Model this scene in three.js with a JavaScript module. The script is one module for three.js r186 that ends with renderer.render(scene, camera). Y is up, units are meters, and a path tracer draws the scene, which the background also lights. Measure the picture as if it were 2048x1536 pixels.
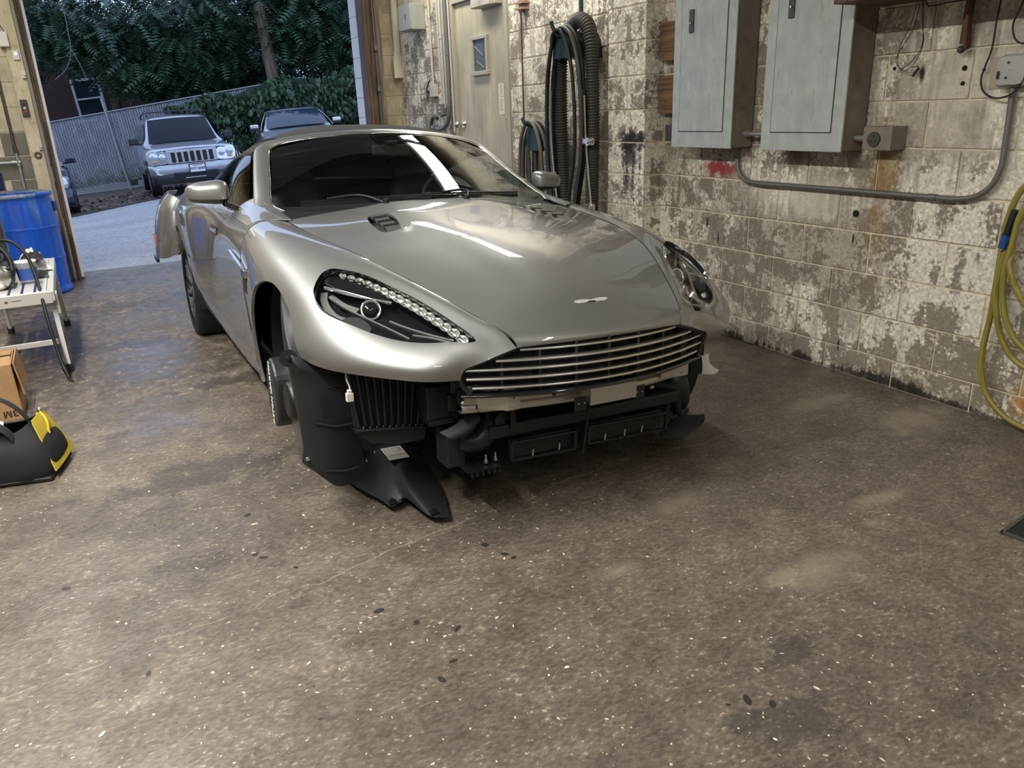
import * as THREE from 'three';
import { RoundedBoxGeometry } from 'three/addons/geometries/RoundedBoxGeometry.js';
import { mergeGeometries, toCreasedNormals } from 'three/addons/utils/BufferGeometryUtils.js';
import { RectAreaLightUniformsLib } from 'three/addons/lights/RectAreaLightUniformsLib.js';
import { TextGeometry } from 'three/addons/geometries/TextGeometry.js';
import { FontLoader } from 'three/addons/loaders/FontLoader.js';

// ---------------------------------------------------------------- camera, sky, light, exposure
const D2R = Math.PI / 180;
const scene = new THREE.Scene();
const camera = new THREE.PerspectiveCamera(53.013, 4 / 3, 0.05, 200);
camera.position.set(0, 1.3976, 0);
camera.rotation.set(-19.6989 * D2R, -28.4978 * D2R, -2.2323 * D2R, 'YXZ');
const renderer = new THREE.WebGLRenderer();
renderer.toneMapping = THREE.LinearToneMapping;
renderer.toneMappingExposure = 1.0;
renderer.shadowMap.enabled = true;
RectAreaLightUniformsLib.init();
scene.background = new THREE.Color(0.56, 0.72, 1.10);          // even dusk sky
scene.backgroundIntensity = 1.5;
const LAMP_RGB = [1.0, 0.98, 0.925];
const LAMPS = [                                                // ceiling fluorescents: x, y, z, length along z, strength, width, where; last two added behind the camera as fill
  [2.86, 2.95, -6.75, 1.5, 0.27, .26, 'above the steel door'], [2.86, 2.95, -5.15, 1.5, 0.27, .26, 'above the hanging hoses'], [-.55, 3.05, -6.1, 2.4, 0.8, .13, 'over the blue drum'], [-.70, 3.05, -2.1, 3.6, 2.1, .13, 'over the tool bag'], [-.70, 3.05, 1.9, 2.4, 0.45, .13, 'near the back wall, added unseen as front fill'], [2.2, 3.05, 1.3, 2.4, 0.3, .13, 'over the rubber floor mat, added unseen to fill car front and wall'],
];
const LAMP_POWER = 71;

// ---------------------------------------------------------------- helpers
function rng(s) { return () => { s |= 0; s = s + 0x6D2B79F5 | 0; let t = Math.imul(s ^ s >>> 15, 1 | s); t = t + Math.imul(t ^ t >>> 7, 61 | t) ^ t; return ((t ^ t >>> 14) >>> 0) / 4294967296; }; }
const V = (x, y, z) => new THREE.Vector3(x, y, z);
const lerp = (a, b, t) => a + (b - a) * t, clamp = (x, a = 0, b = 1) => Math.min(b, Math.max(a, x));
const smooth = (a, b, x) => { const t = clamp((x - a) / (b - a)); return t * t * (3 - 2 * t); };
const taken = new Map();
function numbered(name) { const n = taken.get(name) ?? 0; taken.set(name, n + 1); return n ? name + '_' + String(n).padStart(3, '0') : name; }
function shadows(o) { o.castShadow = o.receiveShadow = true; return o; }
function norm(g) {
  if (g.index) g = g.toNonIndexed();
  if (!g.attributes.normal) g.computeVertexNormals();
  if (!g.attributes.uv) g.setAttribute('uv', new THREE.BufferAttribute(new Float32Array(g.attributes.position.count * 2), 2));
  for (const k of Object.keys(g.attributes)) if (!['position', 'normal', 'uv'].includes(k)) g.deleteAttribute(k);
  return g;
}
function merge(...l) { l = l.flat(Infinity).filter(Boolean); return l.length === 1 ? l[0] : mergeGeometries(l.map(norm)); }
function part(name, geos, mat, parent) { const m = shadows(new THREE.Mesh(merge(geos), mat)); m.name = name; parent.add(m); return m; }
function solo(name, label, category, geos, mat, group) {
  const m = part(numbered(name), geos, mat, scene); m.userData = { label, category }; if (group) m.userData.group = group; return m;
}
function thing(name, label, category, [x, y, z] = [0, 0, 0], ry = 0, group) {
  const o = new THREE.Group(); o.name = numbered(name); scene.add(o); o.position.set(x, y, z); o.rotation.y = ry;
  o.userData = { label, category }; if (group) o.userData.group = group; return o;
}
function struct(name, geos, mat, label) { const m = part(name, geos, mat, scene); m.userData = { kind: 'structure', label }; return m; }
function structGroup(name, label) { const o = new THREE.Group(); o.name = name; scene.add(o); o.userData = { kind: 'structure', label }; return o; }
function sub(name, parent) { const o = new THREE.Group(); o.name = name; parent.add(o); return o; }
function box(w, h, d, x = 0, y = 0, z = 0, r = 0) { const g = r ? new RoundedBoxGeometry(w, h, d, 2, Math.min(r, w / 2.01, h / 2.01, d / 2.01)) : new THREE.BoxGeometry(w, h, d); return g.translate(x, y, z); }
const span = (x0, x1, y0, y1, z0, z1, r) => box(Math.abs(x1 - x0), Math.abs(y1 - y0), Math.abs(z1 - z0), (x0 + x1) / 2, (y0 + y1) / 2, (z0 + z1) / 2, r);
const toV = (p) => p.isVector3 ? p : V(...p);
function tube(pts, r, n = 0, rad = 10, straight = false) {
  pts = pts.map(toV); let c;
  if (straight || pts.length < 3) { c = new THREE.CurvePath(); for (let i = 1; i < pts.length; i++) c.add(new THREE.LineCurve3(pts[i - 1], pts[i])); }
  else c = new THREE.CatmullRomCurve3(pts, false, 'centripetal');
  n = n || Math.max(2, (pts.length - 1) * (straight ? 1 : 6));
  const g = new THREE.TubeGeometry(c, n, r, rad, false), out = [g];
  for (const e of [0, 1]) {                       // closed ends
    const cap = new THREE.CircleGeometry(r, rad), t = c.getTangentAt(e).multiplyScalar(e ? 1 : -1);
    cap.applyQuaternion(new THREE.Quaternion().setFromUnitVectors(V(0, 0, 1), t)); const p = c.getPointAt(e); cap.translate(p.x, p.y, p.z); out.push(cap);
  }
  return merge(out);
}
function bar(a, b, w, h, up = V(0, 1, 0)) {        // rectangular bar from a to b
  a = toV(a); b = toV(b); const d = b.clone().sub(a), L = d.length(), zx = d.clone().normalize();
  const xx = new THREE.Vector3().crossVectors(up, zx).normalize(), yx = new THREE.Vector3().crossVectors(zx, xx);
  const g = new THREE.BoxGeometry(w, h, L); g.applyMatrix4(new THREE.Matrix4().makeBasis(xx, yx, zx)); const m = a.clone().add(b).multiplyScalar(.5);
  return g.translate(m.x, m.y, m.z);
}
function cyl(r1, r2, a, b, seg = 24) {             // closed cylinder from a to b
  a = toV(a); b = toV(b); const d = b.clone().sub(a), g = new THREE.CylinderGeometry(r2, r1, d.length(), seg);
  g.applyQuaternion(new THREE.Quaternion().setFromUnitVectors(V(0, 1, 0), d.normalize())); const m = a.clone().add(b).multiplyScalar(.5); return g.translate(m.x, m.y, m.z);
}
function lathe(prof, seg = 32, m4) { const g = new THREE.LatheGeometry(prof.map(([r, y]) => new THREE.Vector2(r, y)), seg); if (m4) g.applyMatrix4(m4); return g; }
function extr(pts, depth, bevel = 0, holes = []) {
  const s = new THREE.Shape(pts.map(([x, y]) => new THREE.Vector2(x, y))); for (const h of holes) s.holes.push(new THREE.Path(h.map(([x, y]) => new THREE.Vector2(x, y))));
  return new THREE.ExtrudeGeometry(s, { depth, bevelEnabled: bevel > 0, bevelThickness: bevel, bevelSize: bevel, bevelSegments: 2, curveSegments: 12 });
}
function roundRect(w, h, r, n = 5) { const o = []; for (const [cx, cy, a0] of [[w / 2 - r, h / 2 - r, 0], [-w / 2 + r, h / 2 - r, 90], [-w / 2 + r, -h / 2 + r, 180], [w / 2 - r, -h / 2 + r, 270]]) for (let i = 0; i <= n; i++) { const a = (a0 + 90 * i / n) * D2R; o.push([cx + r * Math.cos(a), cy + r * Math.sin(a)]); } return o; }
const basis = (x, y, z, p) => { const m = new THREE.Matrix4().makeBasis(toV(x), toV(y), toV(z)); m.setPosition(...(p.isVector3 ? p.toArray() : p)); return m; };
function uvBox(g, s = 1) {                         // uv in metres by the dominant axis
  g = g.index ? g.toNonIndexed() : g; g.computeBoundingBox; if (!g.attributes.normal) g.computeVertexNormals();
  const p = g.attributes.position, n = g.attributes.normal, u = new Float32Array(p.count * 2);
  for (let i = 0; i < p.count; i++) {
    const ax = Math.abs(n.getX(i)), ay = Math.abs(n.getY(i)), az = Math.abs(n.getZ(i));
    const [a, b] = ax >= ay && ax >= az ? [p.getZ(i), p.getY(i)] : ay >= az ? [p.getX(i), p.getZ(i)] : [p.getX(i), p.getY(i)];
    u[2 * i] = a * s; u[2 * i + 1] = b * s;
  }
  g.setAttribute('uv', new THREE.BufferAttribute(u, 2)); return g;
}
// natural cubic spline through values at 0..n-1
function spline(vals) {
  const n = vals.length, m = new Float64Array(n);
  if (n > 2) { const c = new Float64Array(n), d = new Float64Array(n); for (let i = 1; i < n - 1; i++) { const w = 4 - (i > 1 ? c[i - 1] : 0); c[i] = 1 / w; d[i] = (6 * (vals[i + 1] - 2 * vals[i] + vals[i - 1]) - (i > 1 ? d[i - 1] : 0)) / w; } for (let i = n - 2; i > 0; i--) m[i] = d[i] - c[i] * m[i + 1]; }
  return (t) => { const i = Math.max(0, Math.min(n - 2, Math.floor(t))), f = t - i, g = 1 - f; return vals[i] * g + vals[i + 1] * f + ((g * g * g - g) * m[i] + (f * f * f - f) * m[i + 1]) / 6; };
}
// surface through a net of points net[i][j] = [x,y,z]; gives {P, N, T} with smooth normals
function loft(net, nu, nv, flip = false) {
  const R = net.length, Cn = net[0].length, cols = [];
  for (let j = 0; j < Cn; j++) cols.push([0, 1, 2].map((k) => spline(net.map((r) => r[j][k]))));
  const P = [], N = [], T = [], U = [], at = (i, j) => V(P[3 * (i * (nv + 1) + j)], P[3 * (i * (nv + 1) + j) + 1], P[3 * (i * (nv + 1) + j) + 2]);
  for (let i = 0; i <= nu; i++) {
    const t = (R - 1) * i / nu, row = cols.map((c) => c.map((f) => f(t))), s = [0, 1, 2].map((k) => spline(row.map((p) => p[k])));
    for (let j = 0; j <= nv; j++) { const v = (Cn - 1) * j / nv; P.push(s[0](v), s[1](v), s[2](v)); U.push(i / nu, j / nv); }
  }
  for (let i = 0; i <= nu; i++) for (let j = 0; j <= nv; j++) {
    const a = at(Math.min(nu, i + 1), j).sub(at(Math.max(0, i - 1), j)), b = at(i, Math.min(nv, j + 1)).sub(at(i, Math.max(0, j - 1)));
    const n = a.cross(b).normalize(); if (flip) n.negate(); N.push(n.x, n.y, n.z);
  }
  for (let i = 0; i < nu; i++) for (let j = 0; j < nv; j++) { const a = i * (nv + 1) + j, b = a + 1, c = a + nv + 1, d = c + 1; flip ? T.push(a, b, c, b, d, c) : T.push(a, c, b, b, c, d); }
  return { P, N, T, U };
}
// keep the part of a surface where f(x,y,z,u,v) > 0, cut cleanly along f = 0
function clip(S, f) {
  const n = S.P.length / 3, F = new Float64Array(n), P = [...S.P], N = [...S.N], U = [...S.U], T = [], cut = new Map();
  for (let i = 0; i < n; i++) F[i] = f(S.P[3 * i], S.P[3 * i + 1], S.P[3 * i + 2], S.U[2 * i], S.U[2 * i + 1]);
  const mid = (a, b) => { const k = a < b ? a * n + b : b * n + a; if (cut.has(k)) return cut.get(k); const t = F[a] / (F[a] - F[b]), i = P.length / 3; for (let c = 0; c < 3; c++) { P.push(lerp(P[3 * a + c], P[3 * b + c], t)); N.push(lerp(N[3 * a + c], N[3 * b + c], t)); } for (let c = 0; c < 2; c++) U.push(lerp(U[2 * a + c], U[2 * b + c], t)); cut.set(k, i); return i; };
  for (let t = 0; t < S.T.length; t += 3) {
    const v = [S.T[t], S.T[t + 1], S.T[t + 2]], o = []; 
    for (let i = 0; i < 3; i++) { const a = v[i], b = v[(i + 1) % 3]; if (F[a] > 0) o.push(a); if ((F[a] > 0) !== (F[b] > 0)) o.push(mid(a, b)); }
    for (let i = 2; i < o.length; i++) T.push(o[0], o[i - 1], o[i]);
  }
  return { P, N, T, U };
}
const offset = (S, d) => ({ ...S, P: S.P.map((p, i) => p + S.N[i] * d) });
function mirrorX(S) { const P = S.P.map((p, i) => i % 3 ? p : -p), N = S.N.map((p, i) => i % 3 ? p : -p), T = []; for (let i = 0; i < S.T.length; i += 3) T.push(S.T[i], S.T[i + 2], S.T[i + 1]); return { P, N, T, U: S.U }; }
function geo(S) {
  const used = new Map(), P = [], N = [], U = [], T = S.T.map((i) => { if (!used.has(i)) { used.set(i, P.length / 3); for (let c = 0; c < 3; c++) { P.push(S.P[3 * i + c]); N.push(S.N[3 * i + c]); } U.push(S.U[2 * i], S.U[2 * i + 1]); } return used.get(i); });
  const g = new THREE.BufferGeometry(); g.setAttribute('position', new THREE.Float32BufferAttribute(P, 3)); g.setAttribute('normal', new THREE.Float32BufferAttribute(N, 3)); g.setAttribute('uv', new THREE.Float32BufferAttribute(U, 2)); g.setIndex(T); return g;
}
// a surface with thickness: outer skin, inner skin and the rim between them
function shell(S, d) {
  const I = offset(S, -d), edges = new Map(), T = S.T;
  for (let i = 0; i < T.length; i += 3) for (let k = 0; k < 3; k++) { const a = T[i + k], b = T[i + (k + 1) % 3], r = b + '_' + a; if (edges.has(r)) edges.delete(r); else edges.set(a + '_' + b, [a, b]); }
  const rim = new THREE.BufferGeometry(), p = []; const q = (X, i) => p.push(X.P[3 * i], X.P[3 * i + 1], X.P[3 * i + 2]);
  for (const [a, b] of edges.values()) { q(S, a); q(I, a); q(S, b); q(S, b); q(I, a); q(I, b); }
  rim.setAttribute('position', new THREE.Float32BufferAttribute(p, 3)); rim.computeVertexNormals();
  const inn = { P: I.P, N: I.N.map((n) => -n), U: I.U, T: T.map((_, i) => T[i % 3 === 1 ? i + 1 : i % 3 === 2 ? i - 1 : i]) };
  return merge(geo(S), geo(inn), rim);
}
function polySD(poly) {                            // signed distance in 2D, inside positive
  return (x, y) => { let d = 1e9, c = false; for (let i = 0, j = poly.length - 1; i < poly.length; j = i++) { const [ax, ay] = poly[j], [bx, by] = poly[i], ex = bx - ax, ey = by - ay, t = clamp(((x - ax) * ex + (y - ay) * ey) / (ex * ex + ey * ey)); d = Math.min(d, Math.hypot(x - ax - ex * t, y - ay - ey * t)); if ((ay > y) !== (by > y) && x < (bx - ax) * (y - ay) / (by - ay) + ax) c = !c; } return c ? d : -d; };
}
function smoothPoly(pts, n) { const c = new THREE.CatmullRomCurve3(pts.map(([x, y]) => V(x, y, 0)), true, 'centripetal'); return c.getSpacedPoints(n).slice(0, n).map((p) => [p.x, p.y]); }

// ---------------------------------------------------------------- procedural textures
function field(W, H, cx, cy, oct, seed, gain = 0.5) {           // tileable fractal noise, 0..1
  const out = new Float32Array(W * H); let amp = 1, tot = 0;
  for (let o = 0; o < oct; o++) {
    const r = rng(seed * 7919 + o * 104729), L = new Float32Array(cx * cy); for (let i = 0; i < L.length; i++) L[i] = r();
    const X0 = new Int32Array(W), X1 = new Int32Array(W), FX = new Float32Array(W);
    for (let x = 0; x < W; x++) { const f = x / W * cx, i = Math.floor(f), t = f - i; X0[x] = i % cx; X1[x] = (i + 1) % cx; FX[x] = t * t * (3 - 2 * t); }
    for (let y = 0; y < H; y++) { const f = y / H * cy, i = Math.floor(f), t0 = f - i, t = t0 * t0 * (3 - 2 * t0), a = (i % cy) * cx, b = ((i + 1) % cy) * cx; for (let x = 0; x < W; x++) { const p = L[a + X0[x]] + (L[a + X1[x]] - L[a + X0[x]]) * FX[x], q = L[b + X0[x]] + (L[b + X1[x]] - L[b + X0[x]]) * FX[x]; out[y * W + x] += amp * (p + (q - p) * t); } }
    tot += amp; amp *= gain; cx *= 2; cy *= 2; if (cx > W || cy > H) break;
  }
  for (let i = 0; i < out.length; i++) out[i] /= tot; return out;
}
function dataTex(W, H, fn, srgb = true, wrap = true) {           // fn(i, x, y, out) writes 0..255
  const d = new Uint8Array(W * H * 4), o = [0, 0, 0]; for (let y = 0, i = 0; y < H; y++) for (let x = 0; x < W; x++, i++) { fn(i, x, y, o); d[4 * i] = clamp(o[0], 0, 255); d[4 * i + 1] = clamp(o[1], 0, 255); d[4 * i + 2] = clamp(o[2], 0, 255); d[4 * i + 3] = 255; }
  const t = new THREE.DataTexture(d, W, H); t.magFilter = THREE.LinearFilter; t.minFilter = THREE.LinearMipmapLinearFilter; t.generateMipmaps = true; if (srgb) t.colorSpace = THREE.SRGBColorSpace; if (wrap) t.wrapS = t.wrapT = THREE.RepeatWrapping; t.needsUpdate = true; return t;
}
function rep(t, x, y = x) { const c = t.clone(); c.repeat.set(x, y); c.needsUpdate = true; return c; }
const mix3 = (a, b, t) => [lerp(a[0], b[0], t), lerp(a[1], b[1], t), lerp(a[2], b[2], t)];
const std = (o) => new THREE.MeshStandardMaterial(o), phys = (o) => new THREE.MeshPhysicalMaterial(o);
const rgb = (r, g, b) => new THREE.Color().setRGB(r, g, b);
const font = await new FontLoader().loadAsync('fonts/droid/droid_sans_bold.typeface.json');
function text(s, size, depth = 0.001) { const g = new TextGeometry(s, { font, size, depth, curveSegments: 3 }); g.computeBoundingBox(); const b = g.boundingBox; return g.translate(-(b.min.x + b.max.x) / 2, -(b.min.y + b.max.y) / 2, 0); }
// ================================================================ the garage
const XW = 3.404, XF = 3.335, XP = 3.256, ZF = -8.42, Y0 = 0.1402, CH = 0.2032, BL = 0.4064;   // near wall, far wall, pilaster, door wall, courses
const courseY = (k) => k <= 0 ? 0 : Y0 + CH * (k - 1);
// ---- floor
const FX0 = -1.6, FXL = 5.1, FZ0 = -9.0, FZL = 8.1;
const seg2 = (pts) => (x, y) => { let d = 1e9; for (let i = 1; i < pts.length; i++) { const [ax, ay] = pts[i - 1], [bx, by] = pts[i], ex = bx - ax, ey = by - ay, t = clamp(((x - ax) * ex + (y - ay) * ey) / (ex * ex + ey * ey)); d = Math.min(d, Math.hypot(x - ax - ex * t, y - ay - ey * t)); } return d; };
const cracks = [[[-1.6, -2.06], [-.42, -2.088], [-.354, -2.089], [-.224, -2.088], [-.123, -2.117], [-.017, -2.128], [.107, -2.123], [.222, -2.122], [.292, -2.168], [.366, -2.152], [.462, -2.155], [.554, -2.182], [.664, -2.2], [.78, -2.219], [.91, -2.235], [1.047, -2.251], [1.283, -2.256], [1.483, -2.322], [1.604, -2.323], [1.725, -2.354], [1.923, -2.339], [2.149, -2.28], [2.312, -2.3], [2.473, -2.279]], [[2.4, -1.35], [2.22, -1.30], [2.02, -1.17], [1.98, -1.05]]].map(seg2);
const crackBox = [[-1.6, 2.5, -2.42, -2.0], [1.95, 2.45, -1.4, -1.0]];
const worn = [[1.752, -1.936, .10, .055], [1.813, -1.364, .11, .05], [1.70, -1.40, .06, .03], [2.365, -1.562, .12, .03], [3.2, -1.95, .22, .10], [2.95, -2.35, .15, .06], [2.196, -1.466, .03, .02], [2.9, -3.3, .25, .05], [1.28, -1.7, .05, .03]], oily = [[1.242, -.977, .085, .05], [1.142, -1.03, .05, .03], [1.434, -1.142, .09, .04], [-.35, -3.9, .3, .06], [.1, -5.6, .45, .12], [.05, -6.9, .8, .25], [.6, -4.4, .3, .1], [.25, -3.2, .3, .12]];
const fA = field(1024, 1024, 6, 9, 6, 11), fB = field(1024, 1024, 60, 90, 4, 12), fC = field(1024, 1024, 3, 40, 5, 13), fD = field(2048, 2048, 400, 500, 3, 14, .7);
const makeFloor = (W, H, x0, xL, z0, zL, marks) => dataTex(W, H, (i, px, py, o) => {
  const x = x0 + xL * px / W, z = z0 + zL * py / H, fx = Math.floor(((x - FX0) / FXL * 1024 + 4096) % 1024), fz = Math.floor(((z - FZ0) / FZL * 1024 + 4096) % 1024), j = fz * 1024 + fx, a = fA[j], b = fB[j], c = fC[j], d = fD[(py & 2047) * 2048 + (px & 2047)];
  let t = .5 + (a - .5) * 1.5 + (c - .5) * .7 + (b - .5) * .5, col = mix3([90, 81, 71], [121, 110, 97], clamp(t));
  const g = 1 + (d - .5) * .62 + (b - .5) * .16; col = [col[0] * g, col[1] * g, col[2] * g];
  if (d > .72) col = mix3(col, [168, 157, 138], clamp((d - .72) * 9) * smooth(.36, .52, b));            // exposed light aggregate
  for (const [wx, wz, sx, sz] of worn) { const q = ((x - wx) / sx) ** 2 + ((z - wz) / sz) ** 2; if (q < 4) { const e = smooth(1.3, .5, Math.sqrt(q) + (b - .5) * 2.8 + (d - .5) * 2.6); col = mix3(col, [164, 152, 130], e * .55); } }
  for (const [wx, wz, sx, sz] of oily) { const q = ((x - wx) / sx) ** 2 + ((z - wz) / sz) ** 2; if (q < 4) { const e = smooth(1.25, .6, Math.sqrt(q) + (b - .5) * 1.8 + (a - .5) + (d - .5) * .8); col = mix3(col, [60, 55, 51], e * .42); } }
  if (marks) for (let k = 0; k < 2; k++) { const q = crackBox[k]; if (x > q[0] && x < q[1] && z > q[2] && z < q[3]) { const e = cracks[k](x + (b - .5) * .03, z + (fB[(j + 5000) % fB.length] - .5) * .034 + (d - .5) * .004); if (e < .0046) col = mix3(col, [158, 146, 124], (k ? .3 : .62) * smooth(.0040, .0010, e) * smooth(.18, .42, b + (a - .5) * .4)); } }
  o[0] = col[0]; o[1] = col[1]; o[2] = col[2];
});
const NZ0 = -4.3, NZL = 3.7, floorNear = makeFloor(2048, 2048, FX0, FXL, NZ0, NZL, true), floorFar = makeFloor(1024, 1024, FX0, FXL, FZ0, FZL, false);
const floorRough = dataTex(1024, 1024, (i, x, y, o) => { const r = 120 + (fA[i] - .5) * 150 + (fB[i] - .5) * 90; o[0] = o[1] = o[2] = r; }, false);
const floorBump = dataTex(2048, 2048, (i, x, y, o) => { o[0] = o[1] = o[2] = fD[i] * 255; }, false);
const matFloor = std({ map: floorNear, roughnessMap: floorRough, roughness: 1, bumpMap: floorBump, bumpScale: .0009 }), matFloorFar = std({ map: floorFar, roughnessMap: floorRough, roughness: 1 });
function uvPlane(g, ua, u0, uL, va, v0, vL, k = 0) { g = g.index ? g.toNonIndexed() : g; const p = g.attributes.position, u = new Float32Array(p.count * 2), gt = (i, a) => p.array[3 * i + a]; for (let i = 0; i < p.count; i++) { u[2 * i] = (gt(i, ua) + k * gt(i, 0) - u0) / uL; u[2 * i + 1] = (gt(i, va) - v0) / vL; } g.setAttribute('uv', new THREE.BufferAttribute(u, 2)); return g; }
const floorG = structGroup('floor', 'stained brown concrete garage floor');
part('slab', uvPlane(span(-5.2, 3.6, -.15, 0, NZ0, 5.2), 0, FX0, FXL, 2, NZ0, NZL), matFloor, floorG); part('slab', uvPlane(span(-5.2, 3.6, -.15, 0, -8.86, NZ0), 0, FX0, FXL, 2, FZ0, FZL), matFloorFar, floorG);
{ // paint flecks and grit strewn over the slab
  const r = rng(77), n = 9000, fg = new THREE.CircleGeometry(1, 5); fg.rotateX(-Math.PI / 2); const fm = new THREE.InstancedMesh(fg, std({ color: rgb(.58, .53, .42), roughness: .8 }), n), m = new THREE.Matrix4(), q = new THREE.Quaternion(), e = new THREE.Euler();
  for (let i = 0; i < n; i++) { let x = -.9 + 4.2 * Math.pow(r(), 1.25), z = -.7 - 5.2 * Math.pow(r(), 1.2); if (x > 2.2 && r() < .55) x -= 1.8; const s = .0009 + .0034 * Math.pow(r(), 5) + (r() < .006 ? .004 : 0); e.set(0, r() * 6.28, 0); q.setFromEuler(e); m.compose(V(x, .0006, z), q, V(s * (1 + 2.2 * r() * r()), 1, s * (.6 + .5 * r()))); fm.setMatrixAt(i, m); fm.setColorAt(i, rgb(1, 1, 1).multiplyScalar(.6 + .7 * r())); }
  fm.name = 'floor_flecks'; fm.receiveShadow = true; fm.userData = { label: 'pale paint flecks and grit scattered over the concrete floor', category: 'grit', kind: 'stuff' }; scene.add(fm);
  const sp = [[1.022, -1.978], [1.036, -1.944], [.992, -2.064], [.401, -2.279], [.554, -1.908], [.629, -1.797], [.719, -1.708], [.65, -1.589], [-.266, -2.561], [.593, -1.54], [-.074, -1.979], [1.21, -1.074], [1.252, -1.032], [.302, -2.435], [.322, -2.4], [.336, -2.734]], dm = new THREE.InstancedMesh(new THREE.CircleGeometry(1, 9).rotateX(-Math.PI / 2), std({ color: rgb(.03, .026, .022), roughness: .5 }), sp.length + 40);
  for (let i = 0; i < sp.length + 40; i++) { const [x, z] = i < sp.length ? sp[i] : [-.8 + 3.4 * r(), -1 - 3.4 * r()], s = i < sp.length ? .008 + .006 * r() : .002 + .003 * r(); e.set(0, r() * 6, 0); q.setFromEuler(e); m.compose(V(x, .0005, z), q, V(s * (1 + r() * .5), 1, s * (.6 + r() * .3))); dm.setMatrixAt(i, m); }
  dm.name = 'oil_drips'; dm.receiveShadow = true; dm.userData = { label: 'small dark oil drips on the concrete floor', category: 'stain', kind: 'stuff' }; scene.add(dm);
}
// ---- painted, peeling block walls
function wallTex(W, H, z0, zL, yL, seed, bias, marks) {
  const w2 = W >> 1, h2 = H >> 1, nA = field(w2, h2, 34, 26, 5, seed, .62), nS = field(w2, h2, 130, 9, 3, seed + 1, .6), nC = field(w2, h2, 4, 3, 4, seed + 2), nF = field(W, H, 300, 220, 3, seed + 3, .7), nG = field(w2, h2, 7, 4, 5, seed + 4);
  return dataTex(W, H, (i, px, py, o) => {
    const j = (py >> 1) * w2 + (px >> 1), z = z0 + zL * px / W, y = yL * py / H, p = nA[j] * .50 + nS[j] * .22 + nF[i] * .20 + nC[j] * .20 - bias(z, y) - .002;
    const t = smooth(.490, .585, p); let col = mix3([142, 132, 117], [232, 226, 208], t * (.62 + .5 * nF[i])); const gr = smooth(.52, .70, nG[j] * .75 + nS[j] * .35); col = mix3(col, [120, 109, 93], gr * .5);
    const k = 1 + (nF[i] - .5) * .22; col = [col[0] * k, col[1] * k, col[2] * k];
    for (const [mz, my, sz, sy, c, a, rough] of marks) { const q = ((z - mz) / sz) ** 2 + ((y - my) / sy) ** 2; if (q < 5) { const e = smooth(1.4, .35, Math.sqrt(q) + ((nA[j] - .5) * 2.6 + (nS[j] - .5) * 1.6 + (nF[i] - .5)) * rough); col = mix3(col, c, e * a); } }
    o[0] = col[0]; o[1] = col[1]; o[2] = col[2];
  }, true);
}
const soot = [34, 33, 38], rust = [150, 112, 62], mould = [40, 36, 30];
const texNear = wallTex(2048, 1536, -4.6, 3.5, 2.6, 21, (z, y) => .02 * smooth(-2.2, -3.4, z) - .05 * smooth(.9, 1.2, y) * smooth(-2.8, -2.2, z), [
  [-3.61, 1.015, .15, .042, [150, 36, 44], .85, .8], [-2.463, 1.06, .07, .22, rust, .55, .6], [-2.47, .80, .06, .2, rust, .3, .8], [-1.66, .13, .05, .07, [176, 120, 60], .8, .6], [-2.30, .028, .17, .028, mould, .9, .9], [-2.05, .016, .2, .016, mould, .7, 1.1], [-2.72, .014, .5, .014, mould, .6, 1.1], [-3.4, .018, .5, .02, mould, .6, 1.1], [-1.85, .012, .4, .012, mould, .5, 1.2], [-3.0, .9, .35, .12, [232, 224, 204], .7, .9], [-2.1, 1.42, .25, .2, [232, 224, 204], .55, 1.0], [-2.33, 1.47, .012, .035, mould, .9, .2], [-3.646, .685, .008, .03, mould, .9, .3], [-3.545, .60, .006, .035, mould, .9, .3], [-2.59, .71, .006, .03, mould, .95, .3], [-2.609, .145, .006, .03, mould, .95, .3], [-3.9, 1.3, .3, .5, [120, 108, 92], .5, 1.0], [-3.02, 1.35, .05, .35, [96, 76, 56], .5, 1.0]]);
const texFar = wallTex(2048, 1536, -8.6, 4.6, 2.8, 31, (z, y) => .035 * smooth(1.7, 1.2, y) - .03 * smooth(1.6, 2.1, y) + .02 * smooth(-7, -8, z), [
  [-4.22, 1.15, .10, .06, soot, .9, .8], [-4.24, 1.06, .10, .10, soot, .75, .9], [-4.25, .93, .07, .10, soot, .5, 1.0], [-4.62, .9, .10, .7, [104, 92, 78], .55, 1.1], [-4.62, 1.6, .10, .3, [110, 98, 82], .4, 1.1], [-7.705, 1.53, .03, .045, mould, .95, .3], [-7.6, 1.2, .5, .35, [120, 110, 98], .5, 1.1]]);
const blockBump = dataTex(512, 512, ((n) => (i, x, y, o) => { o[0] = o[1] = o[2] = n[i] * 255; })(field(512, 512, 40, 40, 4, 41, .65)), false);
const matNear = std({ map: texNear, roughness: .9, bumpMap: rep(blockBump, 3.5, 2.6), bumpScale: .004 }), matFar = std({ map: texFar, roughness: .9, bumpMap: rep(blockBump, 4.6, 2.8), bumpScale: .004 });
const mortar = std({ map: rep(dataTex(256, 256, ((n) => (i, x, y, o) => { const t = n[i]; o[0] = 178 + 60 * t; o[1] = 168 + 58 * t; o[2] = 146 + 52 * t; })(field(256, 256, 30, 30, 4, 43))), 1), roughness: .95 });
const plaster = std({ color: rgb(.50, .46, .38), roughness: .95 });
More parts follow.
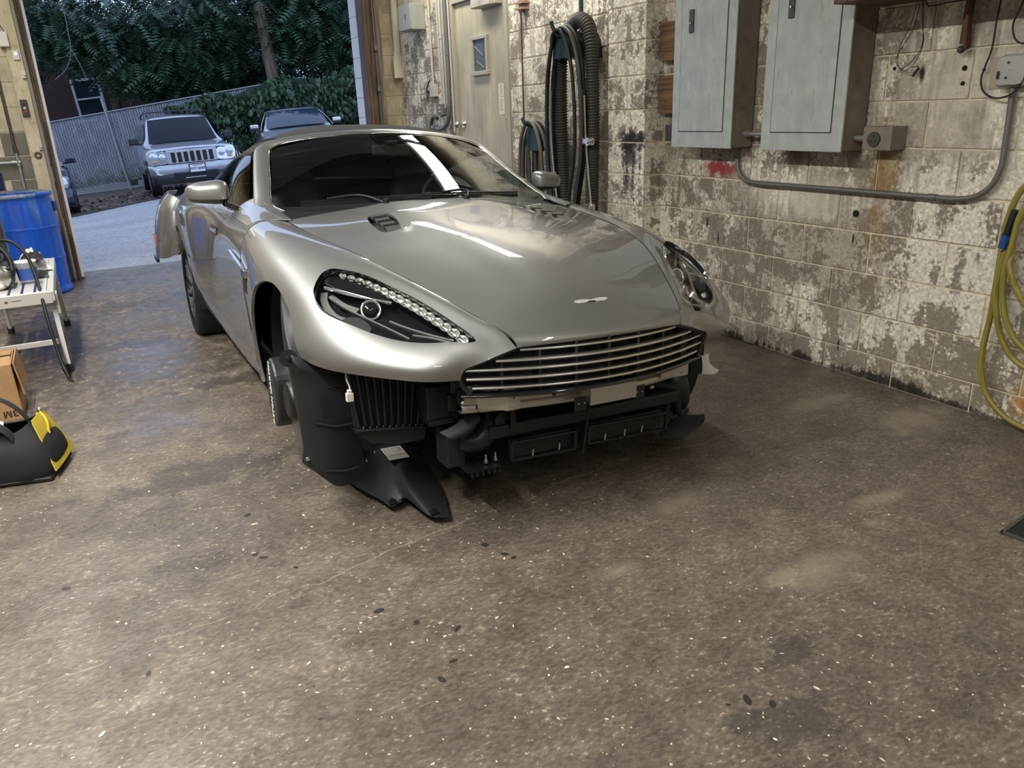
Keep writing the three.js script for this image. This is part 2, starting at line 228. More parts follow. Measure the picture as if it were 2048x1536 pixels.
function blockRow(parent, mat, x, thick, zA, zB, y0, y1, phase, uz, uL, uy, rnd, half = 1) {   // one course of blocks along z, front face at x looking -x
  const cut = []; let z = zA; const first = zA + (((phase - zA) % (BL * half)) + BL * half) % (BL * half); for (let e = first; e < zB + BL * half; e += BL * half) { const b = Math.min(e, zB); if (b - z > .03) cut.push([z, b]); z = b; }
  const j = .0046; for (const [a, b] of cut) { const dx = (rnd() - .5) * .004, g = uvPlane(box(thick, y1 - y0 - 2 * j, b - a - 2 * j, x + thick / 2 + dx, (y0 + y1) / 2, (a + b) / 2, .004), 2, uz + x, uL, 1, 0, uy, 1); part('block', g, mat, parent); }
}
const wallR = structGroup('wall_right', 'peeling painted concrete block wall'), wallR2 = structGroup('wall_right_far', 'peeling painted concrete block wall around the steel door'), wallP = structGroup('wall_pilaster', 'shallow block pilaster with black spray marks'), rb = rng(3);
part('mortar', uvBox(span(XW + .007, XW + .3, 0, 3.55, -4.30, 5.2)), mortar, wallR); part('mortar', uvBox(merge(span(XF + .007, XF + .3, 0, 3.55, -8.65, -7.03), span(XF + .007, XF + .3, 0, 3.55, -5.99, -4.30), span(XF + .007, XF + .3, 2.33, 3.55, -7.03, -5.99), span(XF + .12, XF + .3, 0, 2.33, -7.03, -5.99))), mortar, wallR2);
part('mortar', uvBox(span(XP + .007, XW + .05, 0, 3.55, -4.488, -4.102)), mortar, wallP);
for (let c = 0; c < 12; c++) {
  const y0 = courseY(c), y1 = courseY(c + 1), ph = -2.4945 + (c % 2 ? 0 : BL / 2) + (rb() - .5) * .03;
  if (c < 11) blockRow(wallR, matNear, XW, .06, -4.11, -1.25, y0, y1, ph, -4.6, 3.5, 2.6, rb);
  blockRow(wallP, matFar, XP, .15, -4.495, -4.095, y0, y1, -4.095, -8.6, 4.6, 2.8, rb);
  if (c < 13) { blockRow(wallR2, matFar, XF, .06, -5.965, -4.49, y0, y1, -5.80 + (c % 2 ? 0 : BL / 2), -8.6, 4.6, 2.8, rb); blockRow(wallR2, matFar, XF, .06, ZF, -7.06, y0, y1, ph, -8.6, 4.6, 2.8, rb); }
}
// drilled holes are short dark sockets
for (const [z, y, r] of [[-2.589, .837, .017], [-2.469, 1.504, .008], [-2.136, 1.487, .011], [-2.135, 1.426, .009]]) part('drill_hole', cyl(r, r, [XW - .0035, y, z], [XW + .02, y, z], 14), M0('hole'), wallR);
function M0() { return std({ color: rgb(.01, .009, .008), roughness: 1 }); }
// ---- door in the far part of the wall
{ const d = structGroup('door_1', 'grey-green steel personnel door with small window'), steel = std({ map: rep(dataTex(512, 512, ((a, b) => (i, x, y, o) => { const t = a[i] * .6 + b[i] * .4, q = clamp((t - .5) * 2.4 + .5); o[0] = 152 + 34 * q; o[1] = 144 + 33 * q; o[2] = 120 + 30 * q; })(field(512, 512, 5, 4, 6, 51), field(512, 512, 60, 6, 4, 52))), 1), roughness: .55 }), fr = std({ color: rgb(.36, .33, .25), roughness: .6 });
  part('door_leaf', uvBox(span(XF + .02, XF + .06, .30, 2.30, -7.0, -6.03, .004)), steel, d);
  part('door_frame', uvBox(merge(span(XF - .012, XF + .1, .28, 2.36, -7.045, -6.995, .004), span(XF - .012, XF + .1, .28, 2.36, -6.032, -5.975, .004), span(XF - .012, XF + .1, 2.30, 2.36, -7.0, -6.03, .004))), fr, d);
  part('threshold', span(XF - .05, XF + .12, 0, .30, -7.05, -5.97, .01), plaster, d);
  const w = sub('window', d); part('window_frame', [span(XF - .005, XF + .03, 1.97, 2.0, -6.66, -6.36, .004), span(XF - .012, XF + .03, 1.68, 1.715, -6.67, -6.35, .004), span(XF - .005, XF + .03, 1.70, 1.98, -6.66, -6.625, .004), span(XF - .005, XF + .03, 1.70, 1.98, -6.39, -6.36, .004)], fr, w); part('pane', span(XF + .012, XF + .018, 1.71, 1.975, -6.63, -6.385), phys({ color: rgb(.07, .075, .08), roughness: .5 }), w);
  part('tape_patch', [bar([XF + .008, 1.92, -6.6], [XF + .008, 1.84, -6.46], .004, .012), bar([XF + .008, 1.80, -6.58], [XF + .008, 1.74, -6.44], .004, .01)], std({ color: rgb(.22, .23, .24), roughness: .6 }), w);
  const kb = new THREE.SphereGeometry(.032, 20, 14).scale(.9, 1, 1).translate(XF - .055, 1.272, -6.92); part('door_knob', [kb, cyl(.012, .012, [XF - .04, 1.272, -6.92], [XF + .02, 1.272, -6.92], 12), cyl(.036, .032, [XF + .02, 1.272, -6.92], [XF + .006, 1.272, -6.92], 20)], std({ color: rgb(.62, .6, .54), metalness: 1, roughness: .25 }), d);
  for (const y of [2.02, 1.265]) part('hinge', [cyl(.008, .008, [XF - .008, y - .06, -6.045], [XF - .008, y + .06, -6.045], 10), span(XF + .012, XF + .022, y - .055, y + .055, -6.085, -6.03)], fr, d);
  part('door_closer', [span(XF - .085, XF + .02, 2.20, 2.275, -6.47, -6.13, .01), bar([XF - .04, 2.285, -6.2], [XF - .16, 2.285, -6.36], .02, .008), span(XF - .05, XF + .02, 2.205, 2.26, -6.13, -6.09, .004)], std({ color: rgb(.42, .40, .32), roughness: .5 }), d);
  const cv = document.createElement('canvas'); cv.width = 64; cv.height = 160; const x = cv.getContext('2d'); x.fillStyle = '#cfc9b6'; x.fillRect(0, 0, 64, 160); x.strokeStyle = '#77705f'; x.lineWidth = 3; x.beginPath(); x.arc(32, 24, 15, 0, 7); x.moveTo(20, 14); x.lineTo(44, 36); x.stroke(); x.beginPath(); x.arc(32, 58, 13, 0, 7); x.stroke(); x.fillStyle = '#8d8674'; for (let i = 0; i < 8; i++) x.fillRect(14, 82 + i * 8, 36 - (i * 7) % 12, 3);
  const tx = new THREE.CanvasTexture(cv); tx.colorSpace = THREE.SRGBColorSpace; const pg = new THREE.PlaneGeometry(.10, .25); pg.rotateY(-Math.PI / 2); pg.translate(XF + .0185, 1.475, -6.165); part('notice', pg, std({ map: tx, roughness: .8 }), d); }
// ---- door wall with the big opening
const wallF = structGroup('wall_front', 'block wall around the open garage doorway');
const cream = std({ map: rep(dataTex(512, 512, ((a, b) => (i, x, y, o) => { const t = clamp(.5 + (a[i] - .5) * 1.3 + (b[i] - .5) * .5); o[0] = 176 + 52 * t; o[1] = 166 + 50 * t; o[2] = 138 + 48 * t; })(field(512, 512, 5, 5, 6, 61), field(512, 512, 60, 20, 4, 62))), 1.2), roughness: .85, bumpMap: rep(blockBump, 1.3), bumpScale: .003 });
const greyBlock = std({ map: rep(dataTex(256, 256, ((a) => (i, x, y, o) => { const t = a[i]; o[0] = 108 + 34 * t; o[1] = 104 + 34 * t; o[2] = 92 + 32 * t; })(field(256, 256, 6, 6, 6, 63))), 1.2), roughness: .85, bumpMap: rep(blockBump, 1.3), bumpScale: .003 });
const dirty = std({ map: rep(dataTex(512, 512, ((a, b) => (i, x, y, o) => { const t = clamp(.5 + (a[i] - .5) * 2 + (b[i] - .5) * .6); o[0] = 128 + 50 * t; o[1] = 116 + 48 * t; o[2] = 92 + 44 * t; })(field(512, 512, 5, 5, 6, 64), field(512, 512, 40, 8, 4, 65))), 1.2), roughness: .85, bumpMap: rep(blockBump, 1.3), bumpScale: .004 });
part('backing', uvBox(merge(span(3.10, 3.7, 0, 3.55, -8.86, ZF - .007), span(-5.3, -.15, 0, 3.55, -8.86, ZF - .007), span(-.15, 3.10, 3.02, 3.55, -8.86, ZF - .007))), mortar, wallF);
for (let c = 0; c < 13; c++) { const y0 = courseY(c), y1 = courseY(c + 1), j = .0046; part('block', uvBox(span(3.155, XF + .02, y0 + j, y1 - j, ZF - .05, ZF, .004)), dirty, wallF);
  if (c > 1) for (let k = 0; k < 3; k++) { const xr = -.262 - (c % 2 ? 0 : BL / 2 * (k ? 1 : 0)) - k * BL, xl = k === 0 && c % 2 === 0 ? -.262 - BL / 2 : xr - BL; part('block', uvBox(span(xl + j, xr - j, y0 + j, y1 - j, ZF - .05, ZF, .004)), c > 6 ? cream : greyBlock, wallF); } }
const wood = std({ map: rep(dataTex(256, 512, ((a, b) => (i, x, y, o) => { const t = clamp(.5 + (a[i] - .5) * 1.8 + (b[i] - .5) * .8); o[0] = 54 + 66 * t; o[1] = 40 + 54 * t; o[2] = 30 + 44 * t; })(field(256, 512, 40, 3, 5, 71), field(256, 512, 4, 6, 5, 72))), 3, 1), roughness: .7 });
const greyWood = std({ map: rep(dataTex(256, 512, ((a, b) => (i, x, y, o) => { const t = clamp(.5 + (a[i] - .5) * 1.6 + (b[i] - .5) * .8); o[0] = 92 + 70 * t; o[1] = 80 + 62 * t; o[2] = 62 + 52 * t; })(field(256, 512, 30, 3, 5, 73), field(256, 512, 4, 6, 5, 74))), 3, 1), roughness: .75 });
const whitePaint = std({ color: rgb(.66, .66, .66), roughness: .7 }), steelGrey = std({ color: rgb(.20, .19, .17), metalness: .5, roughness: .5 });
{ const j = structGroup('trim_1', 'stained timber jamb and door track beside the opening'); part('timber_jamb', uvBox(span(2.975, 3.075, 0, 3.02, -8.62, -8.425, .006)), wood, j); part('track', [span(3.075, 3.092, 0, 2.9, -8.46, -8.40), span(3.088, 3.092, 0, 2.9, -8.40, -8.36)], steelGrey, j); part('cover_board', uvBox(span(3.105, 3.155, 0, 3.02, -8.44, -8.405, .004)), greyWood, j); for (const y of [1.62, 2.02, .8]) part('track_bracket', [span(3.06, 3.10, y, y + .05, -8.405, -8.37)], steelGrey, j);
  for (let c = 0; c < 15; c++) part('reveal_block', span(2.985, 3.14, courseY(c) + .003, courseY(c + 1) - .003, -8.88, -8.64, .004), whitePaint, j); part('reveal_mortar', span(2.991, 3.13, 0, 3.02, -8.875, -8.645), std({ color: rgb(.5, .5, .52), roughness: .9 }), j); }
{ const j = structGroup('trim_2', 'plywood strip, door track and timber jamb at the opening'), ply = std({ map: rep(dataTex(512, 512, ((a, b) => (i, x, y, o) => { const t = clamp(.5 + (a[i] - .5) * 1.5), s = smooth(.58, .78, b[i]); const c = mix3([196 + 34 * t, 184 + 34 * t, 152 + 36 * t], [150, 130, 98], s * .6); o[0] = c[0]; o[1] = c[1]; o[2] = c[2]; })(field(512, 512, 6, 3, 6, 75), field(512, 512, 9, 7, 5, 76))), 1.6), roughness: .8 });
  part('plywood_board', uvBox(span(-.258, -.150, 0, 3.02, -8.425, -8.40, .003)), ply, j); part('door_track', [cyl(.016, .016, [-.140, .02, -8.375], [-.140, 2.9, -8.375], 12), span(-.155, -.125, 0, 2.9, -8.41, -8.385)], std({ color: rgb(.30, .26, .20), metalness: .3, roughness: .6 }), j); part('timber_jamb', uvBox(span(-.122, -.082, 0, 3.02, -8.62, -8.395, .005)), wood, j); part('weather_strip', uvBox(span(-.084, -.055, .02, 3.02, -8.66, -8.43, .006)), whitePaint, j);
  for (const y of [1.80, 1.20]) part('track_bracket', [span(-.185, -.14, y, y + .06, -8.40, -8.37), cyl(.012, .012, [-.165, y + .03, -8.37], [-.165, y + .03, -8.35], 10)], std({ color: rgb(.5, .48, .4), metalness: .6, roughness: .45 }), j); part('knot_hole', new THREE.TorusGeometry(.022, .009, 8, 18).rotateZ(.4).translate(-.205, 1.155, -8.392), std({ color: rgb(.12, .09, .06), roughness: .8 }), j); }
// ---- shell out of view: ceiling, back and left walls
const ceilMat = std({ color: rgb(.30, .295, .28), roughness: .9 });
const ceil = structGroup('ceiling', 'grey joisted ceiling'); part('deck', span(-5.3, 3.75, 3.40, 3.55, -8.9, 5.3), ceilMat, ceil); for (let z = -8; z < 5; z += .61) part('joist', span(-5.2, 3.4, 3.24, 3.40, z, z + .045), ceilMat, ceil);
struct('wall_left', span(-5.35, -5.2, 0, 3.55, -8.9, 5.3), plaster, 'block wall'); struct('wall_back', span(-5.3, 3.75, 0, 3.55, 5.2, 5.4), plaster, 'block wall');
// raised sectional door under the ceiling
{ const o = thing('overhead_door', 'raised sectional garage door parked flat under the ceiling', 'garage door', [0, 0, 0]); const pm = std({ color: rgb(.40, .40, .39), roughness: .5 }); for (let k = 0; k < 5; k++) part('door_section', span(.05, 2.35, 3.09, 3.13, -8.2 + k * .55 + .005, -8.2 + (k + 1) * .55 - .005, .006), pm, o); for (const x of [.02, 2.38]) part('track', span(x - .02, x + .02, 3.07, 3.12, -8.4, -5.3), steelGrey, o); for (const z of [-8.3, -5.4]) for (const x of [.02, 2.38]) part('hanger', span(x - .015, x + .015, 3.10, 3.41, z, z + .03), steelGrey, o); }
// ---- fluorescent battens
const tubeMat = std({ color: rgb(.9, .9, .88), emissive: new THREE.Color(...LAMP_RGB), emissiveIntensity: 7, roughness: .4 }), battenMat = std({ color: rgb(.7, .7, .68), roughness: .5 });
LAMPS.forEach(([x, y, z, len, p, wd, where], i) => {
  const f = thing('fluorescent_lamp', 'white twin-tube fluorescent lamp ' + where, 'ceiling lamp', [x, y, z], 0, 'fluorescent lamps');
  part('batten', span(-wd * .6, wd * .6, .018, .07, -len / 2, len / 2, .01), battenMat, f); for (const s of [-1, 1]) { part('tube', cyl(.017, .017, [s * wd * .34, 0, -len / 2 + .04], [s * wd * .34, 0, len / 2 - .04], 12), tubeMat, f); part('hanger', span(-.01, .01, .07, 3.40 - y, s * len * .35 - .01, s * len * .35 + .01), steelGrey, f); }
  const l = new THREE.RectAreaLight(new THREE.Color(...LAMP_RGB), LAMP_POWER * p, wd, len - .08); l.position.set(0, -.022, 0); l.rotation.x = -Math.PI / 2; f.add(l);
});
// ================================================================ things in the garage
const galv = std({ map: rep(dataTex(256, 256, ((a, b) => (i, x, y, o) => { const t = clamp(.5 + (a[i] - .5) * 1.2 + (b[i] - .5) * .8), s = smooth(.66, .82, b[i]); const c = mix3([158 + 22 * t, 163 + 22 * t, 160 + 21 * t], [140, 128, 104], s * .4); o[0] = c[0]; o[1] = c[1]; o[2] = c[2]; })(field(256, 256, 8, 8, 5, 81), field(256, 256, 20, 5, 5, 82))), 2.2), roughness: .5 });
const conduitM = std({ color: rgb(.17, .165, .15), metalness: .4, roughness: .5 }), darkSt = std({ color: rgb(.05, .048, .045), roughness: .5 }), greenM = std({ color: rgb(.005, .026, .019), roughness: .45 }), blackM = std({ color: rgb(.012, .012, .012), roughness: .5 }), rustM = std({ color: rgb(.10, .045, .025), roughness: .8 }), brownBox = std({ map: rep(dataTex(256, 256, ((a) => (i, x, y, o) => { const t = clamp(.5 + (a[i] - .5) * 1.6); o[0] = 112 + 24 * t; o[1] = 103 + 23 * t; o[2] = 90 + 20 * t; })(field(256, 256, 8, 8, 5, 83))), 3), roughness: .7 }), walnut = std({ map: rep(dataTex(256, 256, ((a) => (i, x, y, o) => { const t = clamp(.5 + (a[i] - .5) * 1.8); o[0] = 88 + 46 * t; o[1] = 62 + 36 * t; o[2] = 40 + 26 * t; })(field(256, 256, 3, 40, 5, 84))), 3), roughness: .55 }), silverM = std({ color: rgb(.66, .65, .62), metalness: 1, roughness: .3 }), castM = std({ color: rgb(.36, .36, .34), metalness: .6, roughness: .45 });
// electrical cabinets on the near wall
for (const [z0, z1, lab] of [[-3.80, -3.305, 'grey steel electrical cabinet beside the wooden blocks'], [-3.085, -2.578, 'grey steel electrical cabinet with receptacle box on its flank']]) {
  const g = thing('electrical_cabinet', lab, 'cabinet', [XW - .008, 1.145, (z0 + z1) / 2], 0, 'electrical cabinets'), w = (z1 - z0) / 2, f = -.17, H = 1.25;
  part('cabinet_box', uvBox(span(f + .012, 0, 0, H, -w + .006, w - .006, .004)), brownBox, g); part('cabinet_front', uvBox(span(f, f + .012, -.004, H, -w, w, .003)), galv, g);
  const dw = w - .078; const d = part('cabinet_door', uvBox(span(f - .004, f + .004, .088, H - .09, -dw - .012, dw + .01, .001)), galv, g);
  part('door_gap', [span(f - .0012, f + .002, .083, .088, -dw - .017, dw + .015), span(f - .0012, f + .002, .083, H, dw + .01, dw + .015), span(f - .0012, f + .002, .083, H, -dw - .017, -dw - .012)], darkSt, g);
  part('latch', [span(f - .012, f - .003, .615, .735, -dw + .055, -dw + .09, .002)], darkSt, d); part('latch_key', cyl(.006, .006, [f - .013, .665, -dw + .072], [f - .018, .665, -dw + .072], 10), silverM, d);
}
// wooden blocks and a dark box half behind the first cabinet
for (const [y, lab] of [[1.64, 'upper rounded wooden block behind the cabinet edge'], [1.335, 'lower rounded wooden block behind the cabinet edge']]) { const g = extr(roundRect(.24, .215, .028), .055, .004).rotateY(-Math.PI / 2).translate(XW - .002, y + .105, -3.955); solo('wooden_block', lab, 'block', uvBox(g), walnut, 'wooden blocks on the wall'); }
solo('switch_box', 'small dark box peeking from behind the cabinet', 'box', [span(XW - .06, XW, 1.165, 1.262, -4.0, -3.86, .004)], darkSt);
// conduits
solo('bent_conduit', 'long grey bent conduit running below the cabinets up to the junction box', 'conduit', [tube([[3.374, 1.141, -3.39], [3.374, 1.06, -3.39], [3.374, 1.0, -3.372], [3.374, .962, -3.325], [3.374, .95, -3.25], [3.374, .95, -2.9], [3.374, .95, -2.2], [3.374, .952, -2.06], [3.374, .968, -1.985], [3.374, 1.01, -1.93], [3.374, 1.08, -1.90], [3.374, 1.2, -1.898], [3.374, 1.41, -1.905]], .0125, 90, 10), cyl(.016, .016, [3.374, .95, -2.20], [3.374, .95, -2.16], 12), cyl(.015, .015, [3.374, 1.12, -3.39], [3.374, 1.141, -3.39], 12)], conduitM);
solo('short_conduit', 'short grey conduit linking the two cabinets', 'conduit', [cyl(.012, .012, [3.33, 1.215, -3.312], [3.33, 1.215, -3.078], 12), cyl(.017, .017, [3.33, 1.215, -3.30], [3.33, 1.215, -3.28], 8)], castM);
{ const g = thing('receptacle_box', 'square brown box with a round black receptacle', 'outlet', [XW, 1.15, -2.44]); part('housing', uvBox(span(-.11, 0, 0, .105, -.075, .075, .004)), brownBox, g); const f = cyl(.033, .033, [-.108, .05, -.012], [-.118, .05, -.012], 24); part('receptacle', f, darkSt, g); for (const [a, b] of [[0, .014], [-.012, -.008], [.012, -.008]]) part('slot', span(-.1195, -.117, .05 + b - .006, .05 + b + .006, -.012 + a - .002, -.012 + a + .002), blackM, g); part('nipple', cyl(.014, .014, [-.08, .052, -.075], [-.08, .052, -.14], 12), castM, g); }
{ const g = thing('junction_box', 'round cast junction box with cover plate on the wall', 'junction box', [XW, 1.465, -1.905]); const o = smoothPoly([[-.05, .05], [0, .058], [.05, .05], [.058, 0], [.05, -.05], [0, -.055], [-.05, -.055], [-.055, 0]], 32); part('box_body', extr(o, .05, .004).rotateY(-Math.PI / 2).translate(-.006, 0, 0), castM, g); part('cover', extr(smoothPoly(o.filter((_, i) => i % 4 === 0).map(([a, b]) => [a * .93, b * .93]), 28), .004, .002).rotateY(-Math.PI / 2).translate(-.066, 0, 0), silverM, g); for (const [y, z] of [[.03, -.01], [.005, -.004], [-.026, -.012]]) part('screw', cyl(.006, .005, [-.07, y, z], [-.075, y, z], 10), y === .005 ? silverM : darkSt, g); part('knockout', span(-.078, -.07, -.03, 0, -.048, -.04), blackM, g); part('backing_plate', span(-.004, 0, -.066, .058, -.115, .06), std({ color: rgb(.42, .37, .27), roughness: .9 }), g); }
// shelf bracket, shelf and hanging wires at the top right
solo('wall_shelf', 'dark brown timber shelf board high on the wall', 'shelf', uvBox(span(3.06, XW, 1.772, 1.80, -2.56, -1.2, .003)), wood);
{ const g = thing('shelf_bracket', 'rusty iron bracket with ball foot under the shelf', 'bracket', [XW, 1.56, -2.135]); part('strap', [bar([-.035, .02, 0], [-.06, .215, .02], .034, .012, V(1, 0, 0)), bar([-.03, .0, .012], [-.10, .215, .04], .012, .03, V(1, 0, 0))], rustM, g); part('ball_foot', new THREE.SphereGeometry(.016, 16, 12).translate(-.045, 0, -.002), darkSt, g); part('stay', bar([-.06, .205, 0], [-.30, .21, .0], .02, .012), rustM, g); }
solo('hanging_wire', 'thin looped black wires hanging beside the second cabinet', 'wire', [tube([[3.33, 1.79, -2.33], [3.345, 1.66, -2.36], [3.35, 1.60, -2.40], [3.35, 1.535, -2.43], [3.35, 1.50, -2.40], [3.35, 1.52, -2.36], [3.345, 1.58, -2.31], [3.34, 1.66, -2.31], [3.33, 1.79, -2.32]], .0016, 60, 5), tube([[3.33, 1.79, -2.34], [3.345, 1.68, -2.375], [3.35, 1.58, -2.42], [3.35, 1.505, -2.41], [3.35, 1.49, -2.375], [3.35, 1.53, -2.33], [3.34, 1.60, -2.30], [3.33, 1.70, -2.315], [3.33, 1.79, -2.325]], .0016, 60, 5), tube([[3.33, 1.79, -2.31], [3.33, 1.745, -2.30], [3.33, 1.745, -2.20], [3.33, 1.75, -2.0], [3.33, 1.77, -1.5]], .003, 30, 6)], blackM);
solo('wire_bundle_plug', 'small black plug end dangling from thin wire', 'plug', [tube([[3.385, 1.50, -2.335], [3.38, 1.485, -2.345], [3.375, 1.465, -2.355]], .006, 8, 8), tube([[3.35, 1.50, -2.35], [3.372, 1.507, -2.338], [3.385, 1.50, -2.335]], .0018, 10, 5)], blackM);
solo('black_cable', 'black cable dropping from the shelf around the junction box', 'cable', [tube([[3.36, 1.77, -2.0], [3.375, 1.66, -2.015], [3.38, 1.55, -2.02], [3.38, 1.49, -2.035], [3.38, 1.44, -2.045], [3.38, 1.395, -2.03], [3.37, 1.368, -1.985], [3.35, 1.365, -1.93], [3.345, 1.385, -1.88], [3.345, 1.44, -1.85]], .0038, 70, 7), cyl(.006, .006, [3.38, 1.48, -2.037], [3.38, 1.47, -2.04], 8)], blackM);
solo('cord_loop', 'round loop of black cord hanging from the shelf', 'cord', tube([[3.3, 1.775, -1.86], [3.33, 1.70, -1.90], [3.345, 1.63, -1.93], [3.35, 1.575, -1.91], [3.35, 1.56, -1.86], [3.35, 1.585, -1.81], [3.345, 1.64, -1.79], [3.33, 1.70, -1.805], [3.31, 1.78, -1.84]], .0036, 60, 7), blackM);
// yellow hose coil with blue coupling
{ const yel = std({ map: rep(dataTex(128, 128, ((a) => (i, x, y, o) => { const t = clamp(.5 + (a[i] - .5) * 1.6); o[0] = 118 + 44 * t; o[1] = 108 + 42 * t; o[2] = 42 + 24 * t; })(field(128, 128, 4, 12, 5, 85))), 6, 1), roughness: .45 });
  const h = thing('air_hose', 'yellow rubber hose hung in long loops on the wall', 'hose', [0, 0, 0]);
  const loops = [[[3.36, 1.12, -1.62], [3.35, 1.03, -1.775], [3.34, .90, -1.815], [3.34, .77, -1.82], [3.335, .62, -1.815], [3.335, .47, -1.815], [3.335, .34, -1.822], [3.335, .22, -1.81], [3.335, .125, -1.765], [3.335, .06, -1.68], [3.335, .035, -1.55], [3.335, .06, -1.38], [3.335, .2, -1.25], [3.34, .6, -1.2], [3.36, 1.12, -1.5]], [[3.35, .88, -1.79], [3.33, .72, -1.80], [3.325, .60, -1.805], [3.325, .48, -1.78], [3.325, .38, -1.735], [3.325, .31, -1.66], [3.325, .29, -1.55], [3.33, .4, -1.35], [3.36, 1.12, -1.45]], [[3.35, 1.06, -1.70], [3.315, .92, -1.755], [3.31, .80, -1.765], [3.31, .66, -1.775], [3.31, .54, -1.755], [3.31, .44, -1.71], [3.31, .38, -1.64], [3.31, .36, -1.55], [3.32, .5, -1.36], [3.36, 1.12, -1.42]], [[3.34, .80, -1.78], [3.30, .70, -1.75], [3.30, .62, -1.71], [3.30, .56, -1.66], [3.30, .53, -1.58], [3.33, .7, -1.4], [3.36, 1.12, -1.44]]];
  loops.forEach((l) => part('hose_loop', tube(l, .0125, 110, 10), yel, h)); part('hook', [cyl(.012, .012, [3.40, 1.12, -1.5], [3.30, 1.12, -1.5], 10), span(3.28, 3.30, 1.11, 1.16, -1.51, -1.49)], darkSt, h);
  const c = sub('coupling', h), cm = basis(V(0, .985, .17).normalize(), V(1, 0, 0), V(0, -.17, .985).normalize(), [3.322, .86, -1.795]); const ax = (a, b, r, m, n) => part(n, cyl(r, r, V(a, 0, 0).applyMatrix4(cm), V(b, 0, 0).applyMatrix4(cm), 16), m, c);
  ax(-.085, -.03, .0175, std({ color: rgb(.015, .07, .24), roughness: .4 }), 'blue_sleeve'); ax(-.03, .075, .0145, blackM, 'strain_relief'); for (let k = 0; k < 9; k++) ax(-.026 + k * .011, -.021 + k * .011, .0165, blackM, 'ridge'); ax(-.094, -.085, .012, silverM, 'tip'); }
// hanging vacuum hose and wands
function ribbed(pts, r, pitch, rad = 16) {
  const c = new THREE.CatmullRomCurve3(pts.map(toV), false, 'centripetal'), L = c.getLength(), n = Math.round(L / pitch) * 4, g = new THREE.TubeGeometry(c, n, r, rad, false), p = g.attributes.position;
  for (let i = 0; i <= n; i++) { const q = c.getPointAt(i / n), k = [1, 1.0, .84, .84][i % 4]; for (let j = 0; j <= rad; j++) { const a = i * (rad + 1) + j; p.setXYZ(a, q.x + (p.getX(a) - q.x) * k, q.y + (p.getY(a) - q.y) * k, q.z + (p.getZ(a) - q.z) * k); } } g.computeVertexNormals(); return g; }
{ const h = thing('suction_hose', 'thick ribbed grey suction hose draped over a green wall cradle', 'hose', [0, 0, 0]), hm = std({ color: rgb(.055, .05, .043), roughness: .5 });
  part('ribbed_hose', ribbed([[3.17, .45, -4.86], [3.165, .75, -4.90], [3.165, 1.0, -4.925], [3.165, 1.35, -4.935], [3.165, 1.65, -4.93], [3.17, 1.82, -4.90], [3.19, 1.925, -4.80], [3.20, 1.94, -4.74], [3.20, 1.91, -4.66], [3.20, 1.82, -4.61], [3.20, 1.6, -4.595], [3.20, 1.2, -4.59], [3.20, .8, -4.60], [3.20, .45, -4.61]], .05, .019), hm, h);
  solo('hose_cradle', 'dark green metal cradle holding the thick ribbed hose', 'hook', [extr([[-.115, -.06], [.10, -.06], [.085, .04], [.05, .09], [0, .105], [-.06, .09], [-.10, .04]], .26, .004).rotateY(-Math.PI / 2).translate(XF, 1.765, -4.77), tube([[XF - .24, 1.83, -4.77], [XF - .29, 1.85, -4.79], [XF - .31, 1.91, -4.81], [XF - .315, 1.935, -4.815]], .013, 14, 8), span(XF - .02, XF, 1.55, 2.3, -4.925, -4.895, .003)], greenM); }
{ const g = thing('wand_hose', 'thin black hoses with chrome wands looped over the same cradle', 'hose', [0, 0, 0]);
  [[3.10, -4.93, -4.60, 1.90, .017], [3.06, -4.945, -4.585, 1.895, .015], [3.03, -4.90, -4.62, 1.88, .013]].forEach(([x, a, b, y, r], k) => part('loop', tube([[x, .5, a + .06 + k * .02], [x, 1.0, a - .005], [x, 1.35, a - .012], [x, 1.6, a + .01], [x, y - .11, a + .065], [x, y - .02, (a + b) / 2 - .05], [x + .01, y, (a + b) / 2 + .01], [x + .02, y - .05, b - .09], [x + .03, y - .17, b - .04], [x + .04, 1.5, b - .01], [x + .05, 1.1, b - .02], [x + .04, .7, b - .10], [x + .03, .45, b - .12]], r, 90, 10), k === 1 ? std({ color: rgb(.06, .057, .053), roughness: .35 }) : blackM, g));
  part('wand', [tube([[3.08, .45, -4.80], [3.07, .9, -4.885], [3.065, 1.25, -4.915], [3.06, 1.5, -4.90]], .009, 20, 8)], silverM, g); part('wand', [tube([[3.14, .4, -4.46], [3.14, .8, -4.535], [3.13, 1.2, -4.575], [3.12, 1.46, -4.575]], .008, 20, 8)], silverM, g);
  part('wand_valve', [box(.05, .055, .11, 3.13, 1.165, -4.545, .018), cyl(.026, .026, [3.09, 1.165, -4.50], [3.115, 1.165, -4.50], 20), cyl(.014, .014, [3.082, 1.165, -4.50], [3.09, 1.165, -4.50], 14)], silverM, g); part('wand_valve', [box(.04, .05, .08, 3.13, .73, -4.52, .014), cyl(.022, .022, [3.09, .73, -4.50], [3.11, .73, -4.50], 18)], silverM, g); part('fitting', box(.02, .05, .02, 3.11, 1.475, -4.60, .004), silverM, g); }
